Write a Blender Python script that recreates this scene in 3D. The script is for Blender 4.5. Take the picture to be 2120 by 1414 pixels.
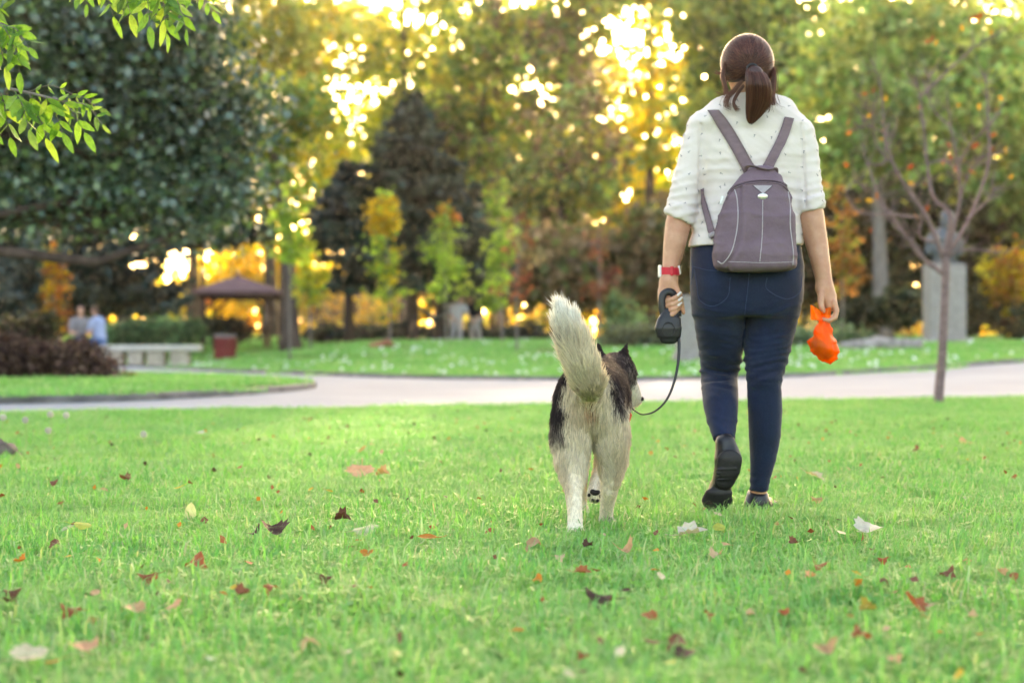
import bpy, math, random
import numpy as np
from mathutils import Vector, Matrix
from mathutils.bvhtree import BVHTree

random.seed(7)
rng = np.random.default_rng(7)
sc = bpy.context.scene
for o in list(bpy.data.objects):
    bpy.data.objects.remove(o)
COL = sc.collection

# ------------------------------------------------------------------ camera
CAM_H = 0.6
F = 3828.0            # focal length in photo pixels (2120 px wide)
cam_d = bpy.data.cameras.new('camera')
cam = bpy.data.objects.new('camera', cam_d)
COL.objects.link(cam)
cam.location = (0, 0, CAM_H)
cam.rotation_euler = (math.radians(90), 0, 0)
cam_d.sensor_width = 36.0
cam_d.lens = 65.0
cam_d.clip_start = 0.1
cam_d.clip_end = 2000
cam_d.dof.use_dof = True
cam_d.dof.focus_distance = 5.75
cam_d.dof.aperture_fstop = 2.8
sc.camera = cam

# ------------------------------------------------------------------ world, sun, exposure
SUN_EL, SUN_AZ = 11.0, 4.5          # degrees; azimuth to the right of the view axis (+Y)
w = bpy.data.worlds.new('World')
sc.world = w
w.use_nodes = True
nt = w.node_tree
nt.nodes.clear()
sky = nt.nodes.new('ShaderNodeTexSky')
sky.sky_type = 'NISHITA'
sky.sun_disc = False
sky.sun_elevation = math.radians(SUN_EL)
sky.sun_rotation = math.radians(SUN_AZ)
sky.air_density = 1.0
sky.dust_density = 3.0
sky.ozone_density = 0.6
bg = nt.nodes.new('ShaderNodeBackground')
bg.inputs[1].default_value = 0.15
wo = nt.nodes.new('ShaderNodeOutputWorld')
nt.links.new(sky.outputs[0], bg.inputs[0])
nt.links.new(bg.outputs[0], wo.inputs[0])

sd = bpy.data.lights.new('sun', 'SUN')
sd.energy = 4.5
sd.angle = math.radians(0.6)
sd.color = (1.0, 0.82, 0.58)
sun = bpy.data.objects.new('sun', sd)
COL.objects.link(sun)
el, az = math.radians(SUN_EL), math.radians(SUN_AZ)
sdir = Vector((math.sin(az) * math.cos(el), math.cos(az) * math.cos(el), math.sin(el)))
sun.rotation_euler = sdir.to_track_quat('Z', 'Y').to_euler()
sun.location = (0, 0, 30)

sc.view_settings.view_transform = 'Standard'
sc.view_settings.look = 'None'
sc.view_settings.gamma = 1.0
sc.view_settings.exposure = 2.9
sc.view_settings.use_curve_mapping = False
sc.view_settings.use_white_balance = True
sc.view_settings.white_balance_temperature = 7700
sc.view_settings.white_balance_tint = 14
sc.render.engine = 'CYCLES'
sc.cycles.use_denoising = True
try:
    sc.cycles.denoiser = 'OPENIMAGEDENOISE'
except Exception:
    pass
sc.cycles.use_adaptive_sampling = True
sc.cycles.adaptive_threshold = 0.02
sc.cycles.max_bounces = 4
sc.cycles.diffuse_bounces = 2
sc.cycles.glossy_bounces = 2
sc.cycles.transmission_bounces = 3
sc.cycles.transparent_max_bounces = 4
sc.cycles.caustics_reflective = False
sc.cycles.caustics_refractive = False
sc.cycles.sample_clamp_indirect = 6.0
sc.cycles_curves.shape = 'RIBBONS'

# ------------------------------------------------------------------ helpers: materials
def srgb(r, g, b):
    f = lambda c: (c / 255 / 12.92) if c / 255 <= 0.04045 else ((c / 255 + 0.055) / 1.055) ** 2.4
    return (f(r), f(g), f(b))

class NG:
    """short-hand for shader node graphs"""
    def __init__(self, name):
        self.m = bpy.data.materials.new(name)
        self.m.use_nodes = True
        self.t = self.m.node_tree
        self.t.nodes.clear()
        self.out = self.t.nodes.new('ShaderNodeOutputMaterial')
    def n(self, typ, **kw):
        nd = self.t.nodes.new(typ)
        for k, v in kw.items():
            setattr(nd, k, v)
        return nd
    def l(self, a, b):
        self.t.links.new(a, b)
    def val(self, sock, v):
        if hasattr(v, 'is_linked') or hasattr(v, 'links'):
            self.l(v, sock)
        else:
            if sock.type == 'RGBA' and len(v) == 3:
                v = tuple(v) + (1,)
            sock.default_value = v
    def math(self, op, a, b=0.0, clamp=False):
        nd = self.n('ShaderNodeMath', operation=op, use_clamp=clamp)
        self.val(nd.inputs[0], a); self.val(nd.inputs[1], b)
        return nd.outputs[0]
    def mix(self, f, a, b, mode='MIX'):
        nd = self.n('ShaderNodeMix', data_type='RGBA', blend_type=mode)
        self.val(nd.inputs[0], f); self.val(nd.inputs[6], a); self.val(nd.inputs[7], b)
        return nd.outputs[2]
    def noise(self, scale, detail=3, vec=None, rough=0.55):
        nd = self.n('ShaderNodeTexNoise')
        nd.inputs['Scale'].default_value = scale
        nd.inputs['Detail'].default_value = detail
        nd.inputs['Roughness'].default_value = rough
        if vec is not None:
            self.l(vec, nd.inputs['Vector'])
        return nd.outputs['Fac']
    def ramp(self, fac, p0, p1, v0=0.0, v1=1.0):
        nd = self.n('ShaderNodeMapRange')
        nd.inputs[1].default_value = p0; nd.inputs[2].default_value = p1
        nd.inputs[3].default_value = v0; nd.inputs[4].default_value = v1
        self.val(nd.inputs[0], fac)
        return nd.outputs[0]
    def pos(self, scale=(1, 1, 1)):
        g = self.n('ShaderNodeTexCoord')
        mp = self.n('ShaderNodeMapping')
        mp.inputs['Scale'].default_value = scale
        self.l(g.outputs['Object'], mp.inputs['Vector'])
        return mp.outputs[0]
    def bump(self, h, strength=0.3, dist=0.01):
        b = self.n('ShaderNodeBump')
        b.inputs['Strength'].default_value = strength
        b.inputs['Distance'].default_value = dist
        self.l(h, b.inputs['Height'])
        return b.outputs[0]
    def bsdf(self, col, rough=0.6, spec=0.4, normal=None, **kw):
        p = self.n('ShaderNodeBsdfPrincipled')
        self.val(p.inputs['Base Color'], col)
        self.val(p.inputs['Roughness'], rough)
        p.inputs['Specular IOR Level'].default_value = spec
        for k, v in kw.items():
            self.val(p.inputs[k], v)
        if normal is not None:
            self.l(normal, p.inputs['Normal'])
        return p.outputs[0]
    def translucent(self, surf, col, fac):
        t = self.n('ShaderNodeBsdfTranslucent')
        self.val(t.inputs[0], col)
        mx = self.n('ShaderNodeMixShader')
        mx.inputs[0].default_value = fac
        self.l(surf, mx.inputs[1]); self.l(t.outputs[0], mx.inputs[2])
        return mx.outputs[0]
    def done(self, surf):
        self.l(surf, self.out.inputs[0])
        return self.m

def plain(name, col, rough=0.6, spec=0.4, var=0.25, scale=30, bump=0.15, bdist=0.004, bscale=None, stretch=(1, 1, 1), **kw):
    g = NG(name)
    p = g.pos(stretch)
    nz = g.noise(scale, 4, p)
    dark = tuple(c * (1 - var) for c in col)
    lite = tuple(min(1, c * (1 + var)) for c in col)
    c = g.mix(g.ramp(nz, 0.3, 0.7), dark, lite)
    b = g.bump(g.noise(bscale or scale * 3, 3, p), bump, bdist) if bump else None
    return g.done(g.bsdf(c, rough, spec, b, **kw))

def leafmat(name, trans=0.4, rough=0.45, spec=0.4, warm=(1.25, 1.1, 0.55)):
    g = NG(name)
    a = g.n('ShaderNodeAttribute', attribute_name='Col')
    c = a.outputs['Color']
    s = g.bsdf(c, rough, spec)
    tc = g.mix(1.0, c, warm, 'MULTIPLY')
    return g.done(g.translucent(s, tc, trans))

def colmat(name, rough=0.7, spec=0.3, bump=0.0, bscale=80, bdist=.003):
    g = NG(name)
    a = g.n('ShaderNodeAttribute', attribute_name='Col')
    b = g.bump(g.noise(bscale, 3, g.pos()), bump, bdist) if bump else None
    return g.done(g.bsdf(a.outputs['Color'], rough, spec, b))

# ------------------------------------------------------------------ helpers: meshes and objects
BASE = {}
def tag(o, label=None, cat=None, group=None, kind=None):
    if label: o['label'] = label
    if cat: o['category'] = cat
    if group: o['group'] = group
    if kind: o['kind'] = kind
    return o

def empty(name, loc, label=None, cat=None, group=None):
    o = bpy.data.objects.new(name, None)
    o.empty_display_size = 0.1
    COL.objects.link(o)
    o.location = loc
    BASE[o.name] = np.array(loc, float)
    return tag(o, label, cat, group)

def np_mesh(name, verts, faces, smooth=False, col=None):
    """faces: list of int arrays (each k x 3 or k x 4) or python list of tuples"""
    verts = np.asarray(verts, np.float32).reshape(-1, 3)
    if isinstance(faces, np.ndarray):
        faces = [faces]
    me = bpy.data.meshes.new(name)
    if len(faces) and isinstance(faces[0], np.ndarray):
        faces = [f for f in faces if len(f)]
        loops = np.concatenate([f.ravel() for f in faces]).astype(np.int32)
        tot = np.concatenate([np.full(len(f), f.shape[1], np.int32) for f in faces])
        start = np.concatenate([[0], np.cumsum(tot)[:-1]]).astype(np.int32)
        me.vertices.add(len(verts)); me.vertices.foreach_set('co', verts.ravel())
        me.loops.add(len(loops)); me.loops.foreach_set('vertex_index', loops)
        me.polygons.add(len(tot)); me.polygons.foreach_set('loop_start', start)
        try:
            me.polygons.foreach_set('loop_total', tot)
        except Exception:
            pass
        me.update(calc_edges=True)
    else:
        me.from_pydata([tuple(v) for v in verts.tolist()], [], [tuple(int(i) for i in f) for f in faces])
        me.update()
    if smooth:
        me.polygons.foreach_set('use_smooth', np.ones(len(me.polygons), bool))
    if col is not None:
        a = me.attributes.new('Col', 'FLOAT_COLOR', 'POINT')
        c = np.ones((len(verts), 4), np.float32)
        c[:, :3] = col
        a.data.foreach_set('color', c.ravel())
    me.validate()
    return me

def add(name, verts, faces, mat, parent=None, smooth=False, col=None, origin=None):
    """one mesh object; verts are in world space"""
    verts = np.array(verts, float).reshape(-1, 3)
    if parent is not None:
        b = BASE[parent.name]
    elif origin is not None:
        b = np.array(origin, float)
    else:
        b = np.zeros(3)
    me = np_mesh(name, verts - b, faces, smooth, col)
    if mat is not None:
        for m in (mat if isinstance(mat, (list, tuple)) else [mat]):
            me.materials.append(m)
    o = bpy.data.objects.new(name, me)
    COL.objects.link(o)
    if parent is not None:
        o.parent = parent
    else:
        o.location = b
    BASE[o.name] = b
    return o

class MB:
    """collects simple shapes"""
    def __init__(self):
        self.v = []; self.f = []; self.n = 0
    def put(self, v, f):
        v = np.asarray(v, float).reshape(-1, 3)
        self.v.append(v)
        self.f += [tuple(i + self.n for i in q) for q in f]
        self.n += len(v)
        return self
    def tube(self, pts, rad, sides=8, cap=True, squash=None):
        v, f = tube(pts, rad, sides, cap, squash)
        return self.put(v, f)
    def box(self, c, s, rz=0.0, bev=0.0):
        v, f = boxm(c, s, rz, bev)
        return self.put(v, f)
    def add(self, name, mat, parent=None, smooth=False, origin=None, col=None):
        return add(name, np.concatenate(self.v), self.f, mat, parent, smooth, col, origin)

def boxm(c, s, rz=0.0, bev=0.0):
    x, y, z = [k / 2 for k in s]
    b = bev
    if b <= 0:
        v = [(-x, -y, -z), (x, -y, -z), (x, y, -z), (-x, y, -z), (-x, -y, z), (x, -y, z), (x, y, z), (-x, y, z)]
        f = [(0, 3, 2, 1), (4, 5, 6, 7), (0, 1, 5, 4), (1, 2, 6, 5), (2, 3, 7, 6), (3, 0, 4, 7)]
    else:
        v = []
        for zz, k in ((-z, b), (-z + b, 0), (z - b, 0), (z, b)):
            v += [(-x + k, -y + k, zz), (x - k, -y + k, zz), (x - k, y - k, zz), (-x + k, y - k, zz)]
        f = [(3, 2, 1, 0), (12, 13, 14, 15)]
        for r in range(3):
            for i in range(4):
                j = (i + 1) % 4
                f.append((r * 4 + i, r * 4 + j, r * 4 + 4 + j, r * 4 + 4 + i))
    v = np.array(v)
    cr, sr = math.cos(rz), math.sin(rz)
    R = np.array([[cr, -sr, 0], [sr, cr, 0], [0, 0, 1]])
    return v @ R.T + np.array(c), f

def tube(pts, rad, sides=8, cap=True, squash=None):
    pts = np.array(pts, float)
    n = len(pts)
    rad = np.full(n, rad, float) if np.isscalar(rad) else np.array(rad, float)
    tang = np.gradient(pts, axis=0)
    tang /= np.linalg.norm(tang, axis=1)[:, None] + 1e-12
    up = np.array([0, 0, 1.0]) if abs(tang[0][2]) < 0.9 else np.array([1.0, 0, 0])
    v = []
    a = np.linspace(0, 2 * np.pi, sides, endpoint=False)
    u = np.cross(up, tang[0]); u /= np.linalg.norm(u)
    for i in range(n):
        t = tang[i]
        u = u - t * np.dot(u, t); u /= np.linalg.norm(u) + 1e-12
        w_ = np.cross(t, u)
        sx, sy = squash if squash else (1, 1)
        v.append(pts[i] + rad[i] * (sx * np.cos(a)[:, None] * u + sy * np.sin(a)[:, None] * w_))
    v = np.concatenate(v)
    f = []
    for i in range(n - 1):
        for j in range(sides):
            k = (j + 1) % sides
            f.append((i * sides + j, i * sides + k, (i + 1) * sides + k, (i + 1) * sides + j))
    if cap:
        f.append(tuple(range(sides))[::-1])
        f.append(tuple((n - 1) * sides + j for j in range(sides)))
    return v, f

def spline(pts, n):
    """Catmull-Rom through the points, n samples"""
    p = np.array(pts, float)
    p = np.vstack([2 * p[0] - p[1], p, 2 * p[-1] - p[-2]])
    m = len(p) - 3
    t = np.linspace(0, m - 1e-6, n)
    i = t.astype(int); u = (t - i)[:, None]
    a, b, c, d = p[i], p[i + 1], p[i + 2], p[i + 3]
    return 0.5 * (2 * b + (c - a) * u + (2 * a - 5 * b + 4 * c - d) * u ** 2 + (3 * b - a - 3 * c + d) * u ** 3)

def ss(a, b, x):
    t = np.clip((x - a) / (b - a), 0, 1)
    return t * t * (3 - 2 * t)

def hnoise(P, scale, seed=0):
    """cheap smooth value noise in numpy, 0..1"""
    p = np.asarray(P, float) * scale + seed * 17.13
    i = np.floor(p).astype(np.int64); f = p - i
    f = f * f * (3 - 2 * f)
    def h(ix, iy, iz):
        n = (ix * 374761393 + iy * 668265263 + iz * 2147483647 + seed * 974634777) & 0x7fffffff
        n = ((n ^ (n >> 13)) * 1274126177) & 0x7fffffff
        return ((n ^ (n >> 16)) & 0xffff) / 65535.0
    r = 0
    for dx in (0, 1):
        for dy in (0, 1):
            for dz in (0, 1):
                wgt = (f[:, 0] if dx else 1 - f[:, 0]) * (f[:, 1] if dy else 1 - f[:, 1]) * (f[:, 2] if dz else 1 - f[:, 2])
                r = r + wgt * h(i[:, 0] + dx, i[:, 1] + dy, i[:, 2] + dz)
    return r

def W(px, py, Y):
    """the point at depth Y that the photo shows at pixel (px, py)"""
    return np.array([(px - 1060) * Y / F, Y, CAM_H - (py - 707) * Y / F])

# ------------------------------------------------------------------ helpers: implicit surfaces (smooth union of tapered limbs)
class SDF:
    def __init__(self):
        self.ops = []
    def chain(self, pts, rx, ry=None, rz=None, k=0.02, cut=None, p=2.0):
        """limb through pts with half-widths rx, ry, rz (world axes) at every joint"""
        pts = np.array(pts, float)
        n = len(pts)
        rx = np.full(n, rx, float) if np.isscalar(rx) else np.array(rx, float)
        ry = rx if ry is None else (np.full(n, ry, float) if np.isscalar(ry) else np.array(ry, float))
        rz = (rx + ry) / 2 if rz is None else (np.full(n, rz, float) if np.isscalar(rz) else np.array(rz, float))
        self.ops.append(('chain', pts, np.stack([rx, ry, rz], 1), k, cut, p))
        return self
    def ball(self, c, r, k=0.02):
        r = (r, r, r) if np.isscalar(r) else r
        c = np.array(c, float)
        return self.chain([c, c + 1e-4], [r[0]] * 2, [r[1]] * 2, [r[2]] * 2, k)
    def cut(self, p, n):
        """keep the side the normal points away from"""
        self.ops.append(('cut', np.array(p, float), np.array(n, float) / np.linalg.norm(n), 0))
        return self
    def bounds(self):
        lo, hi = [], []
        for o in self.ops:
            if o[0] == 'chain':
                lo.append((o[1] - o[2]).min(0)); hi.append((o[1] + o[2]).max(0))
        return np.min(lo, 0), np.max(hi, 0)
    def mesh(self, res, smooth=2):
        lo, hi = self.bounds()
        lo = lo - 3 * res; hi = hi + 3 * res
        n = np.ceil((hi - lo) / res).astype(int) + 1
        ax = [lo[i] + res * np.arange(n[i]) for i in range(3)]
        D = np.full(n, 9.0, np.float32)
        for o in self.ops:
            if o[0] == 'chain':
                _, P, R, k, cut, pw = o
                mg = k + 4 * res
                bl = (P - R).min(0) - mg; bh = (P + R).max(0) + mg
                sl = tuple(slice(max(0, int((bl[i] - lo[i]) / res)), min(n[i], int((bh[i] - lo[i]) / res) + 2)) for i in range(3))
                X = ax[0][sl[0]][:, None, None]; Y = ax[1][sl[1]][None, :, None]; Z = ax[2][sl[2]][None, None, :]
                d = None
                for s in range(len(P) - 1):
                    a, b, ra, rb = P[s], P[s + 1], R[s], R[s + 1]
                    ab = b - a; L = max(np.dot(ab, ab), 1e-12)
                    t = np.clip(((X - a[0]) * ab[0] + (Y - a[1]) * ab[1] + (Z - a[2]) * ab[2]) / L, 0, 1)
                    r = [ra[i] + (rb[i] - ra[i]) * t for i in range(3)]
                    if pw == 2.0:
                        q = np.sqrt(((X - a[0] - t * ab[0]) / r[0]) ** 2 + ((Y - a[1] - t * ab[1]) / r[1]) ** 2 + ((Z - a[2] - t * ab[2]) / r[2]) ** 2)
                    else:
                        q = (np.abs((X - a[0] - t * ab[0]) / r[0]) ** pw + np.abs((Y - a[1] - t * ab[1]) / r[1]) ** pw + np.abs((Z - a[2] - t * ab[2]) / r[2]) ** pw) ** (1 / pw)
                    e = ((q - 1) * np.minimum(np.minimum(r[0], r[1]), r[2])).astype(np.float32)
                    d = e if d is None else np.minimum(d, e)
                for cp, cn in (cut or ()):
                    d = np.maximum(d, ((X - cp[0]) * cn[0] + (Y - cp[1]) * cn[1] + (Z - cp[2]) * cn[2]).astype(np.float32))
                old = D[sl]
                h = np.maximum(k - np.abs(old - d), 0) / max(k, 1e-6)
                D[sl] = np.minimum(old, d) - h * h * k * 0.25
            else:
                _, p, nn, _k = o
                pl = (ax[0][:, None, None] - p[0]) * nn[0] + (ax[1][None, :, None] - p[1]) * nn[1] + (ax[2][None, None, :] - p[2]) * nn[2]
                D = np.maximum(D, pl.astype(np.float32))
        return surface_nets(D, lo, res, smooth)

def surface_nets(D, lo, res, smooth=2):
    ins = D < 0
    c = np.zeros(np.array(D.shape) - 1, np.int8)
    for i in (0, 1):
        for j in (0, 1):
            for k in (0, 1):
                c += ins[i:D.shape[0] - 1 + i, j:D.shape[1] - 1 + j, k:D.shape[2] - 1 + k]
    act = (c > 0) & (c < 8)
    idx = np.argwhere(act)
    ids = np.full(act.shape, -1, np.int64)
    ids[act] = np.arange(len(idx))
    acc = np.zeros((len(idx), 3)); cnt = np.zeros(len(idx))
    corners = [(i, j, k) for i in (0, 1) for j in (0, 1) for k in (0, 1)]
    for a in corners:
        for d in range(3):
            if a[d] == 0:
                b = list(a); b[d] = 1
                va = D[idx[:, 0] + a[0], idx[:, 1] + a[1], idx[:, 2] + a[2]]
                vb = D[idx[:, 0] + b[0], idx[:, 1] + b[1], idx[:, 2] + b[2]]
                m = (va < 0) != (vb < 0)
                t = np.where(m, va / np.where(m, va - vb, 1), 0)
                p = np.tile(np.array(a, float), (len(idx), 1)); p[:, d] = t
                acc[m] += p[m]; cnt[m] += 1
    V = lo + res * (idx + acc / cnt[:, None])
    faces = []
    for d in range(3):
        e, f = (d + 1) % 3, (d + 2) % 3
        s0 = [slice(1, -1)] * 3; s1 = [slice(1, -1)] * 3
        s0[d] = slice(0, -1); s1[d] = slice(1, None)
        A = ins[tuple(s0)]; B = ins[tuple(s1)]
        for flip in (False, True):
            m = (A & ~B) if not flip else (~A & B)
            q = np.argwhere(m)
            if not len(q):
                continue
            g = q.copy(); g[:, e] += 1; g[:, f] += 1
            def cid(de, df):
                h = g.copy(); h[:, e] += de; h[:, f] += df
                return ids[h[:, 0], h[:, 1], h[:, 2]]
            quad = np.stack([cid(-1, -1), cid(0, -1), cid(0, 0), cid(-1, 0)], 1)
            faces.append(quad[:, ::-1] if flip else quad)
    Fq = np.concatenate(faces)
    Fq = Fq[(Fq >= 0).all(1)]
    for _ in range(smooth):
        s = np.zeros_like(V); n = np.zeros(len(V))
        for i in range(4):
            a, b = Fq[:, i], Fq[:, (i + 1) % 4]
            np.add.at(s, a, V[b]); np.add.at(s, b, V[a])
            np.add.at(n, a, 1); np.add.at(n, b, 1)
        V = V * 0.5 + 0.5 * s / np.maximum(n, 1)[:, None]
    return V, Fq

def normals(V, Fq):
    n = np.cross(V[Fq[:, 2]] - V[Fq[:, 0]], V[Fq[:, 3]] - V[Fq[:, 1]])
    N = np.zeros_like(V)
    for i in range(4):
        np.add.at(N, Fq[:, i], n)
    return N / (np.linalg.norm(N, axis=1)[:, None] + 1e-12)

def bvh_of(V, Fq):
    return BVHTree.FromPolygons([Vector(v) for v in V], [tuple(int(i) for i in f) for f in Fq])

def hit(bvh, px, py, off=0.0):
    """the surface point seen at a photo pixel, lifted off along its normal"""
    d = Vector(((px - 1060) / F, 1, -(py - 707) / F)).normalized()
    loc, nrm, _, _ = bvh.ray_cast(Vector((0, 0, CAM_H)), d)
    if loc is None:
        return None
    if nrm.dot(d) > 0:
        nrm = -nrm
    return np.array(loc + nrm * off)

def hits(bvh, pxs, off=0.0):
    r = [hit(bvh, x, y, off) for x, y in pxs]
    return np.array([p for p in r if p is not None])

def sample_surface(V, Fq, n):
    T = np.concatenate([Fq[:, [0, 1, 2]], Fq[:, [0, 2, 3]]]) if Fq.shape[1] == 4 else Fq
    a, b, c = V[T[:, 0]], V[T[:, 1]], V[T[:, 2]]
    ar = np.linalg.norm(np.cross(b - a, c - a), axis=1)
    i = rng.choice(len(T), n, p=ar / ar.sum())
    u, v = rng.random(n), rng.random(n)
    m = u + v > 1
    u[m], v[m] = 1 - u[m], 1 - v[m]
    return a[i] + u[:, None] * (b - a)[i] + v[:, None] * (c - a)[i], T[i]

def curves_obj(name, pts, rad, mat, parent=None, col=None):
    """pts: (n, k, 3) world space strands"""
    n, k, _ = pts.shape
    b = BASE[parent.name] if parent is not None else np.zeros(3)
    cu = bpy.data.hair_curves.new(name)
    cu.add_curves([k] * n)
    cu.attributes['position'].data.foreach_set('vector', (pts - b).astype(np.float32).ravel())
    ra = cu.attributes.get('radius') or cu.attributes.new('radius', 'FLOAT', 'POINT')
    ra.data.foreach_set('value', np.broadcast_to(rad, (n, k)).astype(np.float32).ravel())
    if col is not None:
        a = cu.attributes.new('Col', 'FLOAT_COLOR', 'CURVE')
        c = np.ones((n, 4), np.float32); c[:, :3] = col
        a.data.foreach_set('color', c.ravel())
    cu.materials.append(mat)
    o = bpy.data.objects.new(name, cu)
    COL.objects.link(o)
    if parent is not None:
        o.parent = parent
    BASE[o.name] = b
    return o

def unit(v):
    return v / (np.linalg.norm(v, axis=-1, keepdims=True) + 1e-12)
# ================================================================== THE SETTING
def terrain(X, Y):
    X = np.asarray(X, float); Y = np.asarray(Y, float)
    a = X / np.maximum(Y, 1.0)
    zl = 0.75 * ss(48, 78, Y)
    zc = 0.55 * ss(27, 48, Y) + 0.2 * ss(50, 80, Y)
    zr = 0.55 * ss(20, 45, Y) + 0.25 * ss(50, 80, Y)
    wl = ss(-0.16, -0.05, a); wr = ss(0.05, 0.2, a)
    z = zl * (1 - wl) + zc * wl
    return z * (1 - wr) + zr * wr

def gp(px, Y, dz=0.0):
    X = (px - 1060) * Y / F
    return np.array([X, Y, float(terrain(X, Y)) + dz])

# ---- ground sheet
def ground_mat():
    g = NG('lawn_soil')
    tc = g.n('ShaderNodeTexCoord')
    n1 = g.noise(0.6, 3, tc.outputs['Object']); n2 = g.noise(25, 4, tc.outputs['Object'])
    c = g.mix(g.ramp(n2, 0.3, 0.7), (0.06, 0.12, 0.02), (0.12, 0.22, 0.04))
    c = g.mix(g.ramp(n1, 0.35, 0.7, 0, 0.5), c, (0.10, 0.12, 0.04))
    return g.done(g.bsdf(c, 0.9, 0.1, g.bump(n2, 0.6, 0.03)))
M_SOIL = ground_mat()
gx = np.concatenate([[-400, -200, -100, -60], np.arange(-34, 34.1, 0.6), [60, 100, 200, 400]])
gy = np.concatenate([[-200, -80, -30, -10], np.arange(0, 66, 0.6), np.arange(66, 130, 3), [160, 220, 320, 500, 900]])
GX, GY = np.meshgrid(gx, gy, indexing='ij')
GV = np.stack([GX, GY, terrain(GX, GY)], -1).reshape(-1, 3)
ii, jj = np.meshgrid(np.arange(len(gx) - 1), np.arange(len(gy) - 1), indexing='ij')
q0 = (ii * len(gy) + jj).ravel()
GF = np.stack([q0, q0 + len(gy), q0 + len(gy) + 1, q0 + 1], 1)
ground = add('ground', GV, GF, M_SOIL, smooth=True)
tag(ground, 'green lawn ground under the grass', None, None, 'structure')

# ---- path
front = np.array([(-700, 14.2), (0, 14.9), (300, 15.6), (600, 15.9), (900, 16.4), (1100, 16.7), (1450, 17.6), (1700, 18.2), (2120, 19.0), (2900, 20.5)])
back = np.array([(-700, 52.0), (0, 46.5), (280, 42.0), (440, 35.4), (640, 30.6), (800, 28.6), (1000, 27.6), (1300, 27.0), (1640, 26.2), (1800, 27.2), (1940, 28.8), (2120, 31.0), (2900, 38.0)])
def edge_pts(e, n):
    px = np.linspace(e[0, 0], e[-1, 0], n)
    Y = np.interp(px, e[:, 0], e[:, 1])
    for _ in range(4):
        Y[1:-1] = (Y[:-2] + 2 * Y[1:-1] + Y[2:]) / 4
    return (px - 1060) * Y / F, Y, px
NP = 121
fx, fy, fpx = edge_pts(front, NP)
bx, by, bpx = edge_pts(back, NP)
def path_mat():
    g = NG('pale_gravel_asphalt')
    p = g.pos()
    n1 = g.noise(0.5, 4, p); n2 = g.noise(60, 4, p)
    c = g.mix(g.ramp(n1, 0.3, 0.7), (0.215, 0.243, 0.285), (0.28, 0.312, 0.36))
    c = g.mix(g.ramp(n2, 0.35, 0.65, 0, 0.35), c, (0.20, 0.185, 0.19))
    return g.done(g.bsdf(c, 0.85, 0.2, g.bump(n2, 0.4, 0.006)))
M_PATH = path_mat()
rows = 20
PV, PF = [], []
for j in range(rows + 1):
    t = j / rows
    x = fx * (1 - t) + bx * t; y = fy * (1 - t) + by * t
    PV.append(np.stack([x, y, terrain(x, y) + 0.03], 1))
PV = np.concatenate(PV)
i0 = (np.arange(rows)[:, None] * NP + np.arange(NP - 1)[None]).ravel()
path = add('path', PV, np.stack([i0, i0 + 1, i0 + NP + 1, i0 + NP], 1), M_PATH, smooth=True)
tag(path, 'pale grey paved park path curving across', None, None, 'structure')

M_KERB = plain('weathered_kerb', (0.16, 0.15, 0.15), 0.85, 0.2, 0.35, 4, 0.3, 0.01, 40)
def kerb(name, xs, ys, wd=0.12, ht=0.09, label=None):
    P = np.stack([xs, ys], 1)
    t = unit(np.gradient(P, axis=0)); nrm = np.stack([-t[:, 1], t[:, 0]], 1)
    jit = (rng.random(len(P)) - .5) * 0.012
    prof = [(-wd / 2, -0.05), (-wd / 2, ht - .015), (-wd / 2 + .015, ht), (wd / 2 - .015, ht), (wd / 2, ht - .015), (wd / 2, -0.05)]
    V = []
    for o, z in prof:
        q = P + nrm * o
        V.append(np.stack([q[:, 0], q[:, 1], terrain(P[:, 0], P[:, 1]) + z + (jit if z > 0 else 0)], 1))
    n = len(P)
    Fk = []
    for r in range(len(prof) - 1):
        for i in range(n - 1):
            Fk.append((r * n + i, r * n + i + 1, (r + 1) * n + i + 1, (r + 1) * n + i))
    o = add(name, np.concatenate(V), Fk, M_KERB)
    return tag(o, label, None, None, 'structure')
kerb('kerb', bx, by, 0.12, 0.085, 'dark kerb along the far edge of the path')

# ---- grass island in the path (left)
isl_px = [(-900, 15.6), (-500, 16.0), (0, 16.9), (250, 17.6), (450, 19.2), (580, 20.9), (636, 22.4), (640, 23.6), (590, 25.0), (470, 26.8), (330, 28.6), (150, 30.2), (-100, 31.8), (-500, 33.5), (-900, 35)]
isl = spline([((p - 1060) * y / F, y) for p, y in isl_px], 120)
cen = np.array([-9.0, 23.0])
ix, iy = isl[:, 0], isl[:, 1]
IV = [np.array([[cen[0], cen[1], terrain(*cen) + 0.11]])]
for k in (0.33, 0.66, 1.0):
    x = cen[0] + (ix - cen[0]) * k; y = cen[1] + (iy - cen[1]) * k
    IV.append(np.stack([x, y, terrain(x, y) + (0.115 if k < 1 else 0.075)], 1))
n = len(ix); IFc = []
for i in range(n - 1):
    IFc.append((0, 1 + i, 2 + i))
    for r in range(2):
        a = 1 + r * n + i
        IFc.append((a, a + n, a + n + 1, a + 1))
island = add('ground', np.concatenate(IV), IFc, M_SOIL, smooth=False)
tag(island, 'grass island in the path with the dead bush', None, None, 'structure')
kerb('kerb', ix, iy, 0.13, 0.10, 'grey kerb round the grass island in the path')

def in_poly(x, y, P):
    r = np.zeros(len(x), bool)
    n = len(P)
    for i in range(n):
        a, b = P[i], P[(i + 1) % n]
        c = (a[1] > y) != (b[1] > y)
        with np.errstate(divide='ignore', invalid='ignore'):
            xx = (b[0] - a[0]) * (y - a[1]) / (b[1] - a[1]) + a[0]
        r ^= c & (x < xx)
    return r

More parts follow.
